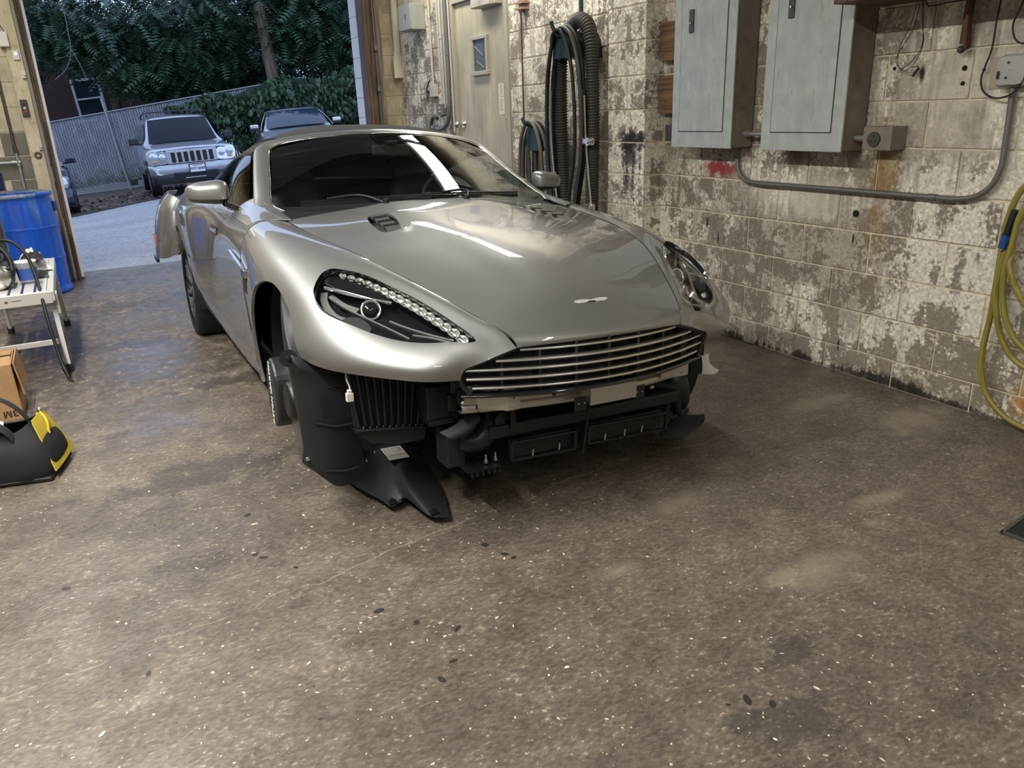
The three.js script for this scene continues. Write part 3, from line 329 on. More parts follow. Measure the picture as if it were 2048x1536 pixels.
{ const g = thing('hose_coil', 'coil of grey-brown hose hung on a small green hook', 'hose', [0, 0, 0]), hm = [std({ color: rgb(.13, .105, .07), roughness: .45 }), std({ color: rgb(.075, .07, .062), roughness: .45 })];
  [0, 1, 2, 3, 4, 5].forEach((k) => { const x = 3.06 + k * .044, s = .16 + (k % 3) * .012, zc = -5.21 - k * .006, y = 1.30 - (k % 2) * .012; part('coil_turn', tube([[x, .35, zc - s * .45 - k * .018], [x, .7, zc - s * .95], [x, 1.0, zc - s], [x, 1.16, zc - s * .82], [x, y - .03, zc - s * .42], [x, y, zc], [x, y - .03, zc + s * .42], [x, 1.16, zc + s * .85], [x, 1.0, zc + s * 1.05], [x, .7, zc + s], [x, .35, zc + s * .5]], .0135, 70, 9), hm[k % 2], g); });
  part('inner_turns', [0, 1, 2, 3].map((k) => tube([[3.10 + k * .03, 1.14, -5.30 + k * .045], [3.10 + k * .03, .8, -5.285 + k * .04], [3.1 + k * .03, .35, -5.26 + k * .03]], .0125, 20, 8)), hm[1], g);
  solo('coil_hook', 'dark green saddle hook carrying the hose coil', 'hook', [extr([[-.10, -.10], [.10, -.10], [.095, .02], [.05, .075], [0, .09], [-.05, .075], [-.095, .02]], .22, .003).rotateY(-Math.PI / 2).translate(XF - .02, 1.19, -5.22), tube([[XF - .24, 1.265, -5.22], [XF - .29, 1.285, -5.24], [XF - .305, 1.325, -5.26]], .013, 12, 8), span(XF - .02, XF, 1.0, 1.42, -5.235, -5.205)], greenM); }
{ const g = thing('rusty_rod', 'slim rusty vertical rod with clamp beside the door', 'rod', [XF - .035, 1.25, -5.70]); part('rod', cyl(.007, .007, [0, 0, 0], [0, 1.05, 0], 8), rustM, g); part('clamp', [span(-.03, .035, .86, .875, -.05, .07), span(-.03, .035, .90, .915, -.04, .08), cyl(.016, .016, [0, .84, 0], [0, .94, 0], 10)], std({ color: rgb(.34, .20, .13), roughness: .6 }), g); }
// pipes, boxes and ducting between the door and the corner
const paintPipe = std({ color: rgb(.50, .46, .38), roughness: .6 });
solo('wall_pipe', 'bent grey conduit sweeping up beside the steel door', 'pipe', [tube([[3.27, 1.24, -7.44], [3.275, 1.23, -7.33], [3.28, 1.245, -7.22], [3.285, 1.30, -7.14], [3.29, 1.40, -7.10], [3.295, 1.6, -7.09], [3.30, 2.0, -7.09], [3.30, 3.38, -7.09]], .021, 60, 12), cyl(.028, .028, [3.27, 1.24, -7.47], [3.27, 1.24, -7.40], 12), cyl(.024, .024, [3.30, 1.88, -7.09], [3.30, 1.92, -7.09], 12)], conduitM);
[[-7.19, .012, 1.45, 'first slim painted pipe beside the bent conduit'], [-7.25, .014, 1.42, 'second slim painted pipe beside the bent conduit'], [-7.31, .011, 1.46, 'third slim painted pipe beside the bent conduit'], [-7.50, .012, 1.62, 'slim painted pipe rising from the small switch box']].forEach(([z, r, y, lab]) => solo('slim_pipe', lab, 'pipe', [cyl(r, r, [XF - r - .004, y, z], [XF - r - .004, 3.38, z], 10), cyl(r * 1.35, r * 1.35, [XF - r - .004, y + .62, z], [XF - r - .004, y + .65, z], 10)], paintPipe, 'painted pipes by the steel door'));
solo('door_edge_pipe', 'slim pale pipe hugging the steel door frame', 'pipe', cyl(.010, .010, [XF - .02, 1.2, -7.055], [XF - .02, 3.38, -7.055], 10), paintPipe);
{ const g = thing('switch_box', 'small painted switch box with loose black lead', 'switch', [XF, 1.53, -7.47]); part('box_body', span(-.05, 0, 0, .11, -.06, .05, .006), paintPipe, g); part('lead', tube([[-.03, .09, -.05], [-.05, .11, -.09], [-.05, .16, -.03], [-.05, .06, -.13], [-.045, .02, -.08]], .005, 30, 6), blackM, g); part('gland', cyl(.012, .01, [-.035, .04, -.06], [-.06, .06, -.09], 10), blackM, g); }
{ const g = thing('outlet_box', 'dark outlet box with white sockets below the slim pipes', 'outlet', [XF, 1.36, -7.30]); part('box_body', span(-.05, 0, 0, .10, -.09, .06, .004), std({ color: rgb(.16, .14, .12), roughness: .6 }), g); part('socket', [span(-.056, -.05, .055, .075, -.03, .01), span(-.056, -.05, .025, .04, -.03, .01)], paintPipe, g); }
solo('bent_tube', 'short dark bent tube on the peeling wall', 'tube', tube([[3.30, 1.33, -7.42], [3.295, 1.34, -7.50], [3.29, 1.30, -7.54], [3.285, 1.20, -7.56]], .017, 24, 10), darkSt);
solo('wire_tail', 'frayed wire tails sticking out above the soft top', 'wire', [0, 1, 2, 3].map((k) => tube([[3.30, 1.16, -7.78 + k * .02], [3.27, 1.21, -7.76 + k * .03], [3.25, 1.215 + k * .01, -7.70 + k * .035]], .004, 10, 5)), paintPipe);
{ const g = thing('control_enclosure', 'grey control enclosure with a lightning symbol', 'enclosure', [XF, 2.155, -7.79]), em = std({ color: rgb(.33, .33, .27), roughness: .5 }); part('enclosure_body', span(-.14, 0, 0, .235, -.16, .16, .008), em, g); part('lid', span(-.155, -.14, .004, .231, -.156, .156, .006), em, g); const b = extr([[0, .03], [.018, .004], [.006, .004], [.016, -.03], [-.014, .002], [-.001, .002]], .002).rotateY(-Math.PI / 2).translate(-.1555, .12, .03); part('warning_symbol', b, blackM, g); part('cable_loop', tube([[-.06, 0, -.02], [-.07, -.03, 0], [-.06, -.035, .05], [-.05, 0, .07]], .005, 16, 6), paintPipe, g); }
solo('duct_pipe', 'cream down-pipe flattened into a duct end by the corner', 'duct', [cyl(.036, .036, [3.295, 2.05, -8.33], [3.295, 3.4, -8.33], 18), loftGeo([[.036, .036, 2.06], [.040, .034, 2.0], [.052, .026, 1.92], [.054, .022, 1.745]].map(([a, b, y]) => { const r = []; for (let k = 0; k <= 16; k++) { const t = k / 16 * 2 * Math.PI; r.push([3.295 + a * Math.cos(t), y, -8.33 + b * Math.sin(t)]); } return r; }), 14, 24, true), cyl(.038, .038, [3.295, 2.2, -8.33], [3.295, 2.206, -8.33], 18)], std({ color: rgb(.56, .50, .37), roughness: .7, side: THREE.DoubleSide }));
// left side of the opening
solo('motion_sensor', 'white plastic box high on the plywood strip', 'sensor', [span(-.30, -.225, 2.05, 2.17, -8.40, -8.35, .006)], std({ color: rgb(.72, .70, .64), roughness: .5 })); 
solo('thin_cable', 'thin dark cable drooping to the white plastic box', 'cable', tube([[-.36, 2.5, -8.39], [-.33, 2.36, -8.39], [-.28, 2.26, -8.39], [-.24, 2.17, -8.385]], .004, 20, 6), darkSt);
{ const g = thing('door_bell', 'small white wall switch below the plastic box', 'switch', [-.195, 1.985, -8.40]); part('plate', box(.05, .075, .02, 0, 0, .01, .004), std({ color: rgb(.72, .72, .70), roughness: .5 }), g); part('button', cyl(.012, .012, [0, .01, .02], [0, .01, .026], 14), silverM, g); }
{ const g = thing('door_control', 'dark push-button station with a red button', 'switch', [-.222, 1.555, -8.40]); part('housing', box(.055, .14, .03, 0, 0, .015, .005), darkSt, g); part('button', cyl(.011, .011, [0, .035, .03], [0, .035, .037], 14), blackM, g); part('button', cyl(.011, .011, [0, 0, .03], [0, 0, .037], 14), std({ color: rgb(.5, .5, .48), roughness: .4 }), g); part('red_button', cyl(.012, .012, [0, -.03, .03], [0, -.03, .038], 14), std({ color: rgb(.4, .015, .02), roughness: .4 }), g); }
solo('brown_pipe', 'dark brown vertical pipe on the cream block wall', 'pipe', [cyl(.012, .012, [-.37, 1.20, -8.375], [-.37, 3.38, -8.375], 10), cyl(.018, .018, [-.37, 1.18, -8.375], [-.37, 1.24, -8.375], 10)], std({ color: rgb(.07, .05, .04), roughness: .5 }));
solo('pipe_tee', 'pale threaded pipe with tee above the blue drum', 'pipe', [cyl(.013, .013, [-.37, .5, -8.37], [-.37, 1.19, -8.37], 10), cyl(.013, .013, [-.9, 1.10, -8.37], [-.37, 1.105, -8.37], 10), cyl(.02, .02, [-.37, 1.07, -8.37], [-.37, 1.15, -8.37], 12), cyl(.02, .02, [-.42, 1.105, -8.37], [-.35, 1.105, -8.37], 12)], castM);
solo('filter_bowl', 'dark blue filter bowl hanging off the pale pipe', 'filter', [lathe([[0, 0], [.035, .002], [.045, .02], [.045, .12], [.05, .125], [.05, .15], [.02, .155], [.018, .2]], 20).translate(-.56, .875, -8.34)], std({ color: rgb(.012, .03, .10), roughness: .35 }));
// blue drum
{ const g = thing('plastic_drum', 'tall blue plastic drum with grey overspray round its top', 'drum', [-.45, 0, -8.0]);
  const tx = dataTex(1024, 512, ((a, b, c) => (i, x, y, o) => { const v = y / 512, n = a[i], f = b[i], e = smooth(.60, .80, v + (n - .5) * .55 - (Math.abs(((x / 1024 + .70) % 1) - .5) > .30 ? .12 : 0)) * (v < .965 ? 1 : 0); let q = mix3([22, 84, 196], [150, 156, 158], e * (.62 + .4 * f)); const k = .86 + .28 * f + (c[i] - .5) * .3; o[0] = q[0] * k; o[1] = q[1] * k; o[2] = q[2] * k; })(field(1024, 512, 8, 5, 5, 91), field(1024, 512, 70, 40, 3, 92), field(1024, 512, 50, 3, 4, 93)));
  part('drum_body', lathe([[.0, .0], [.265, .0], [.292, .006], [.296, .03], [.284, .05], [.279, .09], [.284, .29], [.290, .305], [.290, .315], [.284, .33], [.286, .56], [.292, .575], [.292, .585], [.286, .60], [.282, .78], [.270, .83], [.285, .838], [.292, .85], [.290, .868], [.280, .872], [.272, .862], [.0, .852]], 72), phys({ map: tx, roughness: .42, clearcoat: .15 }), g);
  for (const [a, b] of [[.12, .14], [-.15, -.1]]) part('bung', cyl(.035, .033, [a, .852, b], [a, .875, b], 18), std({ color: rgb(.01, .06, .25), roughness: .4 }), g); part('label_patch', span(.268, .287, .70, .78, .04, .11).rotateY(.2), std({ color: rgb(.015, .06, .20), roughness: .5 }), g); part('side_tag', box(.03, .02, .004, .18, .10, .235, .001), paintPipe, g); }
// folding work platform and what lies on it
const aluW = std({ color: rgb(.66, .65, .60), metalness: .25, roughness: .45 });
{ const g = thing('work_platform', 'white folding work platform with slatted top', 'platform', [-.40, 0, -5.82]), H = .50;
  for (const s of [-1, 1]) { part('side_rail', box(.035, .06, 1.36, s * .175, H - .03, 0, .004), aluW, g); part('end_rail', box(.36, .07, .03, 0, H - .035, s * .67, .004), aluW, g); }
  for (let k = 0; k < 5; k++) part('top_slat', box(.052, .018, 1.30, -.13 + k * .065, H - .006, 0, .003), aluW, g);
  for (const s of [-1, 1]) for (const e of [-1, 1]) { part('leg', bar([s * .172, H - .05, e * .55], [s * .178, .035, e * .64], .038, .025, V(1, 0, 0)), aluW, g); part('rubber_foot', box(.042, .05, .045, s * .178, .025, e * .642, .004), blackM, g); }
  for (const e of [-1, 1]) { part('cross_rail', box(.34, .032, .02, 0, .185, e * .61, .003), aluW, g); part('brace', bar([.165, .20, e * .60], [.165, H - .06, e * .32], .012, .006, V(1, 0, 0)), castM, g); }
  part('hinge_plate', [box(.012, .07, .10, .197, H - .06, .58, .003), box(.012, .05, .08, .197, H - .12, .60, .003)], aluW, g); part('maker_mark', [box(.016, .012, .001, -.05, H - .035, .686), box(.05, .003, .001, 0, H - .032, .686)], std({ color: rgb(.25, .06, .06), roughness: .6 }), g); }
{ const g = thing('engine_unit', 'dark finned metal unit with black pipes on the platform', 'machine part', [-.50, .510, -5.45]), mm = std({ color: rgb(.10, .10, .095), metalness: .7, roughness: .35 });
  part('case', [box(.19, .13, .24, 0, .065, 0, .02), box(.15, .10, .16, -.02, .17, -.12, .02)], mm, g); for (let k = 0; k < 6; k++) part('fin', box(.19, .006, .26, 0, .02 + k * .02, 0, .002), mm, g); part('cover', [lathe([[0, .03], [.05, .028], [.07, .01], [.072, 0]], 24).rotateX(Math.PI / 2).translate(.02, .07, .125)], silverM, g); part('upper_block', [box(.15, .30, .13, .0, .29, -.38, .012), box(.13, .04, .02, 0, .43, -.31, .004), box(.14, .24, .10, 0, .12, -.34, .01)], mm, g); for (let k = 0; k < 5; k++) part('rib', box(.012, .22, .006, -.05 + k * .026, .29, -.312), darkSt, g); part('hose', tube([[-.15, .20, -.05], [-.02, .235, -.03], [.08, .20, .02], [.10, .10, .06], [.06, .02, .10]], .016, 30, 10), blackM, g); part('bracket', [bar([-.05, .01, .14], [.09, .09, .10], .03, .006)], silverM, g); }
solo('black_strap', 'long black corrugated lead hanging from the platform to the floor', 'cable', [tube([[-.44, .78, -5.42], [-.37, .77, -5.38], [-.31, .70, -5.33], [-.285, .58, -5.27], [-.275, .50, -5.18], [-.27, .42, -5.11], [-.265, .32, -5.06], [-.255, .20, -5.02], [-.245, .11, -4.98], [-.225, .03, -4.93]], .0095, 60, 8), cyl(.014, .012, [-.24, .085, -4.965], [-.23, .05, -4.945], 10), tube([[-.23, .05, -4.945], [-.22, .02, -4.92], [-.205, .012, -4.90]], .005, 8, 6)], blackM);
{ const g = thing('clear_jug', 'clear plastic tub with blue label on the platform', 'tub', [-.335, .506, -5.50]), pl = phys({ color: rgb(.86, .88, .92), transmission: .75, roughness: .25, thickness: 0 }); part('tub_body', lathe([[0, .004], [.045, .004], [.05, .01], [.057, .12], [.06, .125], [.058, .13], [.052, .12], [.045, .012]], 28), pl, g); part('label_band', lathe([[.0515, .02], [.0565, .09]], 28), std({ color: rgb(.05, .12, .42), roughness: .5, side: THREE.DoubleSide }), g); part('tub_lid', lathe([[.0, .132], [.06, .132], [.062, .125], [.058, .12]], 28), std({ color: rgb(.7, .7, .68), roughness: .4 }), g); }
function crumple(w, d, h, seed, nx = 14) { const g = new THREE.PlaneGeometry(w, d, nx, nx).rotateX(-Math.PI / 2), p = g.attributes.position, r = rng(seed), n = field(64, 64, 5, 5, 3, seed); for (let i = 0; i < p.count; i++) { const u = p.getX(i) / w + .5, v = p.getZ(i) / d + .5, e = Math.min(u, v, 1 - u, 1 - v) * 4; p.setXYZ(i, p.getX(i) + (r() - .5) * w * .04, .006 + h * n[Math.floor(clamp(u) * 63) * 64 + Math.floor(clamp(v) * 63)] * clamp(e), p.getZ(i) + (r() - .5) * d * .04); } g.computeVertexNormals(); return g; }
solo('white_cloth', 'white folded cloth at the far end of the platform', 'cloth', crumple(.17, .36, .17, 101).rotateY(.2).translate(-.325, .505, -6.05), std({ color: rgb(.72, .72, .70), roughness: .9, side: THREE.DoubleSide }));
solo('work_gloves', 'pair of black work gloves on the white cloth', 'gloves', [crumple(.13, .22, .06, 103).translate(-.315, .585, -5.90), crumple(.13, .12, .05, 104).translate(-.30, .515, -5.66), ...[0, 1, 2, 3].map((k) => tube([[-.35 + k * .026, .57, -5.95], [-.352 + k * .027, .575, -6.0], [-.354 + k * .028, .565, -6.05 - (k % 2) * .012]], .010, 8, 7))], std({ color: rgb(.012, .012, .013), roughness: .75, side: THREE.DoubleSide }));
// cardboard box
{ const cb = std({ map: rep(dataTex(256, 256, ((a, b) => (i, x, y, o) => { const t = clamp(.5 + (a[i] - .5) * .8 + (b[i] - .5) * .4); o[0] = 158 + 34 * t; o[1] = 122 + 30 * t; o[2] = 84 + 24 * t; })(field(256, 256, 5, 5, 5, 111), field(256, 256, 90, 20, 2, 112))), 2), roughness: .85 });
  const g = thing('cardboard_box', 'open brown cardboard box printed 3M along its base', 'box', [-.64, 0, -4.60]), w = .20, d = .17, h = .285, t = .006;
  part('wall', uvBox(box(t, h, 2 * d, w, h / 2, 0)), cb, g); part('wall', uvBox(box(t, h, 2 * d, -w, h / 2, 0)), cb, g); part('wall', uvBox(box(2 * w, h, t, 0, h / 2, d)), cb, g); part('wall', uvBox(box(2 * w, h, t, 0, h / 2, -d)), cb, g); part('bottom', uvBox(box(2 * w, t, 2 * d, 0, t, 0)), cb, g);
  part('flap', uvBox(box(2 * w - .01, t, .16, 0, 0, 0).rotateX(.18).translate(0, h - .012, d - .085)), cb, g); part('flap', uvBox(box(2 * w - .01, t, .15, 0, 0, 0).rotateX(-.10).translate(0, h + .0, -d + .078)), cb, g); part('flap', uvBox(box(t, .17, 2 * d - .01, 0, -.085, 0).rotateZ(.10).translate(w + .012, h + .004, 0)), cb, g); part('flap', uvBox(box(.12, t, 2 * d - .02, 0, 0, 0).rotateZ(-.9).translate(-w - .03, h + .04, 0)), cb, g);
  const ink = std({ color: rgb(.03, .025, .02), roughness: .8 }); const a = text('3M', .034, .0008).rotateZ(Math.PI).translate(.15, .032, d + .0035); part('print', a, ink, g); part('print', text('I PP', .024, .0008).rotateZ(Math.PI).translate(.05, .03, d + .0035), ink, g); }
// tool bag
{ const cl = std({ color: rgb(.016, .016, .018), roughness: .85, side: THREE.DoubleSide }), ye = std({ color: rgb(.62, .47, .04), roughness: .7, side: THREE.DoubleSide });
  const g = thing('tool_bag', 'black canvas tool bag with a yellow end panel', 'bag', [-.52, 0, -3.70], -.25), L = .26, ring = (y, l, w, sag = 0) => { const o = []; for (let k = 0; k <= 24; k++) { const a = k / 24 * Math.PI * 2, c = Math.cos(a), s = Math.sin(a); o.push([l * Math.sign(c) * Math.pow(Math.abs(c), .45), y + sag * Math.cos(2 * a) - sag, w * Math.sign(s) * Math.pow(Math.abs(s), .45)]); } return o; };
  part('bag_body', shell(loft([ring(.012, L, .155), ring(.06, L + .01, .165), ring(.14, L - .01, .15), ring(.20, L - .05, .115, .012), ring(.235, L - .07, .085, .02)], 24, 96, true), .004), cl, g); part('base', box(2 * L, .02, .31, 0, .011, 0, .009), blackM, g);
  part('piping', tube(ring(.02, L + .004, .159), .004, 90, 6), std({ color: rgb(.2, .2, .2), roughness: .6 }), g);
  part('end_panel', shell(loft([[-.13, .015], [-.07, .09], [-.02, .165], [.0, .225]].map(([q, y], i) => [-.14 + i * .022, -.05, .05, .14 - i * .022].map((z) => [L + .022 - i * .024 - Math.abs(z) * .05, y + .02, z - .01])), 14, 14), .004), ye, g);
  part('handle', shell(loft([[-.15, .20], [-.10, .255], [0, .275], [.10, .25], [.14, .19]].map(([x, y]) => [[x, y, .085], [x, y + .004, .105], [x, y - .012, .125]]), 20, 8), .004), cl, g); part('handle', shell(loft([[-.15, .19], [-.06, .30], [.02, .32], [.10, .27], [.15, .19]].map(([x, y]) => [[x, y, -.075], [x, y + .006, -.10], [x, y - .01, -.115]]), 20, 8), .004), cl, g); part('strap', tube([[.17, .19, -.05], [.20, .24, -.06], [.235, .21, -.02], [.24, .16, .0]], .006, 20, 6), ye, g); part('buckle', new THREE.SphereGeometry(.012, 12, 8).translate(.205, .25, -.06), silverM, g); }
solo('white_rag', 'crumpled white rag stuffed in the tool bag', 'rag', crumple(.12, .10, .06, 121).rotateZ(.3).translate(-.50, .20, -3.67), std({ color: rgb(.66, .64, .60), roughness: .95, side: THREE.DoubleSide }));
solo('blue_rag', 'light blue wipe lying in the tool bag', 'rag', crumple(.11, .09, .05, 122).rotateZ(-.1).translate(-.575, .195, -3.63), std({ color: rgb(.22, .40, .55), roughness: .95, side: THREE.DoubleSide }));
// drain cover at the right edge
{ const g = thing('floor_mat', 'black framed rubber panel set on the concrete', 'mat', [2.70, 0, -1.125], .12); part('frame', [box(.42, .008, .012, 0, .005, -.09), box(.42, .008, .012, 0, .005, .09), box(.012, .008, .19, -.204, .005, 0), box(.012, .008, .19, .204, .005, 0)], std({ color: rgb(.10, .10, .09), metalness: .4, roughness: .5 }), g); part('panel', box(.40, .006, .17, 0, .004, 0), blackM, g); for (const [x, z, a] of [[-.12, .01, .3], [-.15, -.02, .2], [.0, .03, .5]]) part('scrap', box(.03, .0016, .004, 0, 0, 0).rotateY(a).translate(x, .008, z), paintPipe, g); }
// ================================================================ the yard outside, rising to the right
const RH = V(.8926, 0, .4508), FH = V(.4508, 0, -.8926);
const groundY = (x, z) => smooth(-9.3, -14.5, z) * (.42 + .084 * clamp(x * .8926 + z * .4508, -14, 6)) - .012 * smooth(-8.86, -9.2, z);
const lot = (r, d, h = 0) => { const x = RH.x * r + FH.x * d, z = RH.z * r + FH.z * d; return V(x, groundY(x, z) + h, z); };
const lotQuat = (turn = 0, roll = .084) => { const X = V(.889, roll, .449).normalize(), Z = V(-.4508, 0, .8926), Y = new THREE.Vector3().crossVectors(Z, X).normalize(); Z.crossVectors(X, Y); return new THREE.Quaternion().setFromRotationMatrix(new THREE.Matrix4().makeBasis(X, Y, Z)).multiply(new THREE.Quaternion().setFromAxisAngle(V(0, 1, 0), turn)); };
function gridGeo(x0, x1, z0, z1, nx, nz, f) { const g = new THREE.PlaneGeometry(1, 1, nx, nz), p = g.attributes.position; for (let i = 0; i < p.count; i++) { const [x, y, z] = f(lerp(x0, x1, p.getX(i) + .5), lerp(z1, z0, p.getY(i) + .5)); p.setXYZ(i, x, y, z); } g.computeVertexNormals(); return g; }
const asphalt = std({ map: rep(dataTex(1024, 1024, ((a, b, c) => (i, x, y, o) => { const t = clamp(.5 + (a[i] - .5) * .9 + (c[i] - .5) * .7), k = 1 + (b[i] - .5) * .35; o[0] = (136 + 38 * t) * k; o[1] = (135 + 37 * t) * k; o[2] = (134 + 36 * t) * k; })(field(1024, 1024, 6, 6, 5, 131), field(1024, 1024, 250, 250, 2, 132), field(1024, 1024, 3, 30, 4, 133))), 5, 5), roughness: .85 });
struct('yard_ground', gridGeo(-16, 18, -36, -8.86, 40, 60, (x, z) => [x, groundY(x, z), z]), asphalt, 'worn grey asphalt yard');
const soilM = std({ map: rep(dataTex(512, 512, ((a, b) => (i, x, y, o) => { const t = clamp(.5 + (a[i] - .5) * 1.6 + (b[i] - .5) * .9); o[0] = 44 + 54 * t; o[1] = 38 + 46 * t; o[2] = 33 + 38 * t; })(field(512, 512, 12, 12, 5, 134), field(512, 512, 120, 120, 2, 135))), 3), roughness: 1 });
{ const kerb = [[-16, 9], [-11, 12.4], [-9, 13.9], [-7.69, 15.2], [-6.9, 18.0], [-6.2, 20.0], [-4, 21.5], [3, 22.5]], g = gridGeo(0, 7, 0, 1, 56, 12, (u, v) => { const i = Math.min(6, Math.floor(u)), f = u - i, r = lerp(kerb[i][0], kerb[i + 1][0], f), d = lerp(lerp(kerb[i][1], kerb[i + 1][1], f), 24.6, v), q = lot(r, d); return [q.x, q.y + .012 + .03 * Math.sin(r * 7 + d * 5) * v * (1 - v), q.z]; }); struct('soil_strip', g, soilM, 'bare soil strip along the fence').material.side = THREE.DoubleSide; }
{ const r = rng(9), n = 700, im = new THREE.InstancedMesh(new THREE.CircleGeometry(1, 4).rotateX(-Math.PI / 2), std({ color: rgb(.16, .12, .08), roughness: 1, side: THREE.DoubleSide }), n), m = new THREE.Matrix4(), q = new THREE.Quaternion(); for (let i = 0; i < n; i++) { const rr = -11 + 4.6 * r(), d = 15.2 + (rr + 7.69) * (rr > -7.69 ? 3 : .7) + 7 * r(), p = lot(rr, d, .03 + .02 * r()); q.setFromEuler(new THREE.Euler((r() - .5) * 1.2, r() * 6, (r() - .5) * 1.2)); m.compose(p, q, V(.03 + .04 * r(), 1, .02 + .03 * r())); im.setMatrixAt(i, m); im.setColorAt(i, rgb(1, 1, 1).multiplyScalar(.5 + 1.1 * r())); } im.name = 'leaf_litter'; im.userData = { label: 'dry leaf litter on the soil by the fence', category: 'leaves', kind: 'stuff' }; scene.add(im); }
// ---- slatted chain-link fence
{ const f = thing('chain_fence', 'chain-link fence threaded with pale vertical privacy slats', 'fence', [0, 0, 0]), D = 24, r0 = -13.6, r1 = -5.0, q = lotQuat(), sm = std({ map: rep(dataTex(256, 256, ((a, b) => (i, x, y, o) => { const t = clamp(.5 + (a[i] - .5) * 1.4), g = smooth(.2, .0, y / 256 + (b[i] - .5) * .3); const c = mix3([112 + 40 * t, 116 + 40 * t, 120 + 40 * t], [62, 70, 52], g * .7); o[0] = c[0]; o[1] = c[1]; o[2] = c[2]; })(field(256, 256, 16, 6, 5, 136), field(256, 256, 10, 10, 4, 137))), 1), roughness: .7 }), pm = std({ color: rgb(.30, .31, .31), metalness: .6, roughness: .5 });
  const sl = [], wires = [], up = (r) => .16 + .044 * (r + 11.6); for (let r = r0; r < r1; r += .075) { const a = lot(r, D, 1.02 + up(r)), g = box(.06, 1.9 + .02 * Math.sin(r * 40), .012); const uv = g.attributes.uv; for (let i = 0; i < uv.count; i++) uv.setX(i, uv.getX(i) * .02 + (r % 1)); g.applyQuaternion(q); sl.push(g.translate(a.x, a.y, a.z)); }
  for (let r = r0; r < r1 - 1.8; r += .13) for (const s of [-1, 1]) wires.push(bar(lot(s > 0 ? r : r + 1.8, D - .012, .1 + up(r)), lot(s > 0 ? r + 1.8 : r, D - .012, 1.95 + up(r)), .007, .005, V(0, 0, 1)));
  const m1 = part('slats', sl, sm, f); m1.userData.kind = 'stuff'; const m2 = part('wire_mesh', wires, pm, f); m2.userData.kind = 'stuff';
  part('top_rail', cyl(.022, .022, lot(r0, D - .03, 2.0 + up(r0)), lot(r1, D - .03, 2.0 + up(r1)), 10), pm, f);
  for (const [r, h, t] of [[-13.2, 2.1, 0], [-10.55, 2.38, .18], [-7.75, 2.05, 0], [-5.4, 2.0, 0]]) part('post', cyl(.035, .032, lot(r + t, D - .05, -.1), lot(r - t * .9, D - .05, h + up(r)), 12), pm, f); }
// ---- leaves
function frond(n = 6, L = 1) { const p = [], tri = (a, b, c) => p.push(...a, ...b, ...c); for (let k = 0; k < n; k++) { const x = L * (k + .6) / n, l = L * .24 * (1 - .5 * Math.abs(k / n - .45)), d = -.10 * x * x; for (const s of [-1, 1]) tri([x - .05 * L, d, 0], [x + .06 * L, d - .03, s * l], [x + .07 * L, d, 0]); } tri([L * .96, -.1, -.03], [L * 1.12, -.13, 0], [L * .96, -.1, .03]); const g = new THREE.BufferGeometry(); g.setAttribute('position', new THREE.Float32BufferAttribute(p, 3)); g.computeVertexNormals(); return g; }
function heart() { const p = [[0, 0, 0], [.34, .06, .26], [.55, .02, 0], [.34, .06, -.26], [-.08, .05, .2], [-.08, .05, -.2]], t = [0, 4, 1, 0, 1, 2, 0, 2, 3, 0, 3, 5], q = []; for (const i of t) q.push(...p[i]); const g = new THREE.BufferGeometry(); g.setAttribute('position', new THREE.Float32BufferAttribute(q, 3)); g.computeVertexNormals(); return g; }
const leafM = std({ color: rgb(.040, .095, .048), roughness: .55, side: THREE.DoubleSide }), ivyM = std({ color: rgb(.048, .105, .046), roughness: .45, side: THREE.DoubleSide }), barkM = std({ map: rep(dataTex(128, 256, ((a) => (i, x, y, o) => { const t = a[i]; o[0] = 52 + 60 * t; o[1] = 46 + 52 * t; o[2] = 40 + 46 * t; })(field(128, 256, 20, 4, 5, 138))), 1, 3), roughness: .95 });
function foliage(parent, geoL, mat, n, place, s0, s1, seed, name = 'foliage') { const r = rng(seed), im = new THREE.InstancedMesh(geoL, mat, n), m = new THREE.Matrix4(), q = new THREE.Quaternion(), c = new THREE.Color(); for (let i = 0; i < n; i++) { const { p, e } = place(r); q.setFromEuler(e ?? new THREE.Euler((r() - .5) * 1.1, r() * 6.283, -.25 - .7 * r(), 'YXZ')); const s = lerp(s0, s1, r()); m.compose(p, q, V(s, s, s)); im.setMatrixAt(i, m); const k = .55 + .9 * r() * r(); im.setColorAt(i, c.setRGB(k * (.9 + .3 * r()), k, k * (.85 + .3 * r()))); } im.name = name; im.castShadow = im.receiveShadow = true; im.userData.kind = 'stuff'; parent.add(im); return im; }
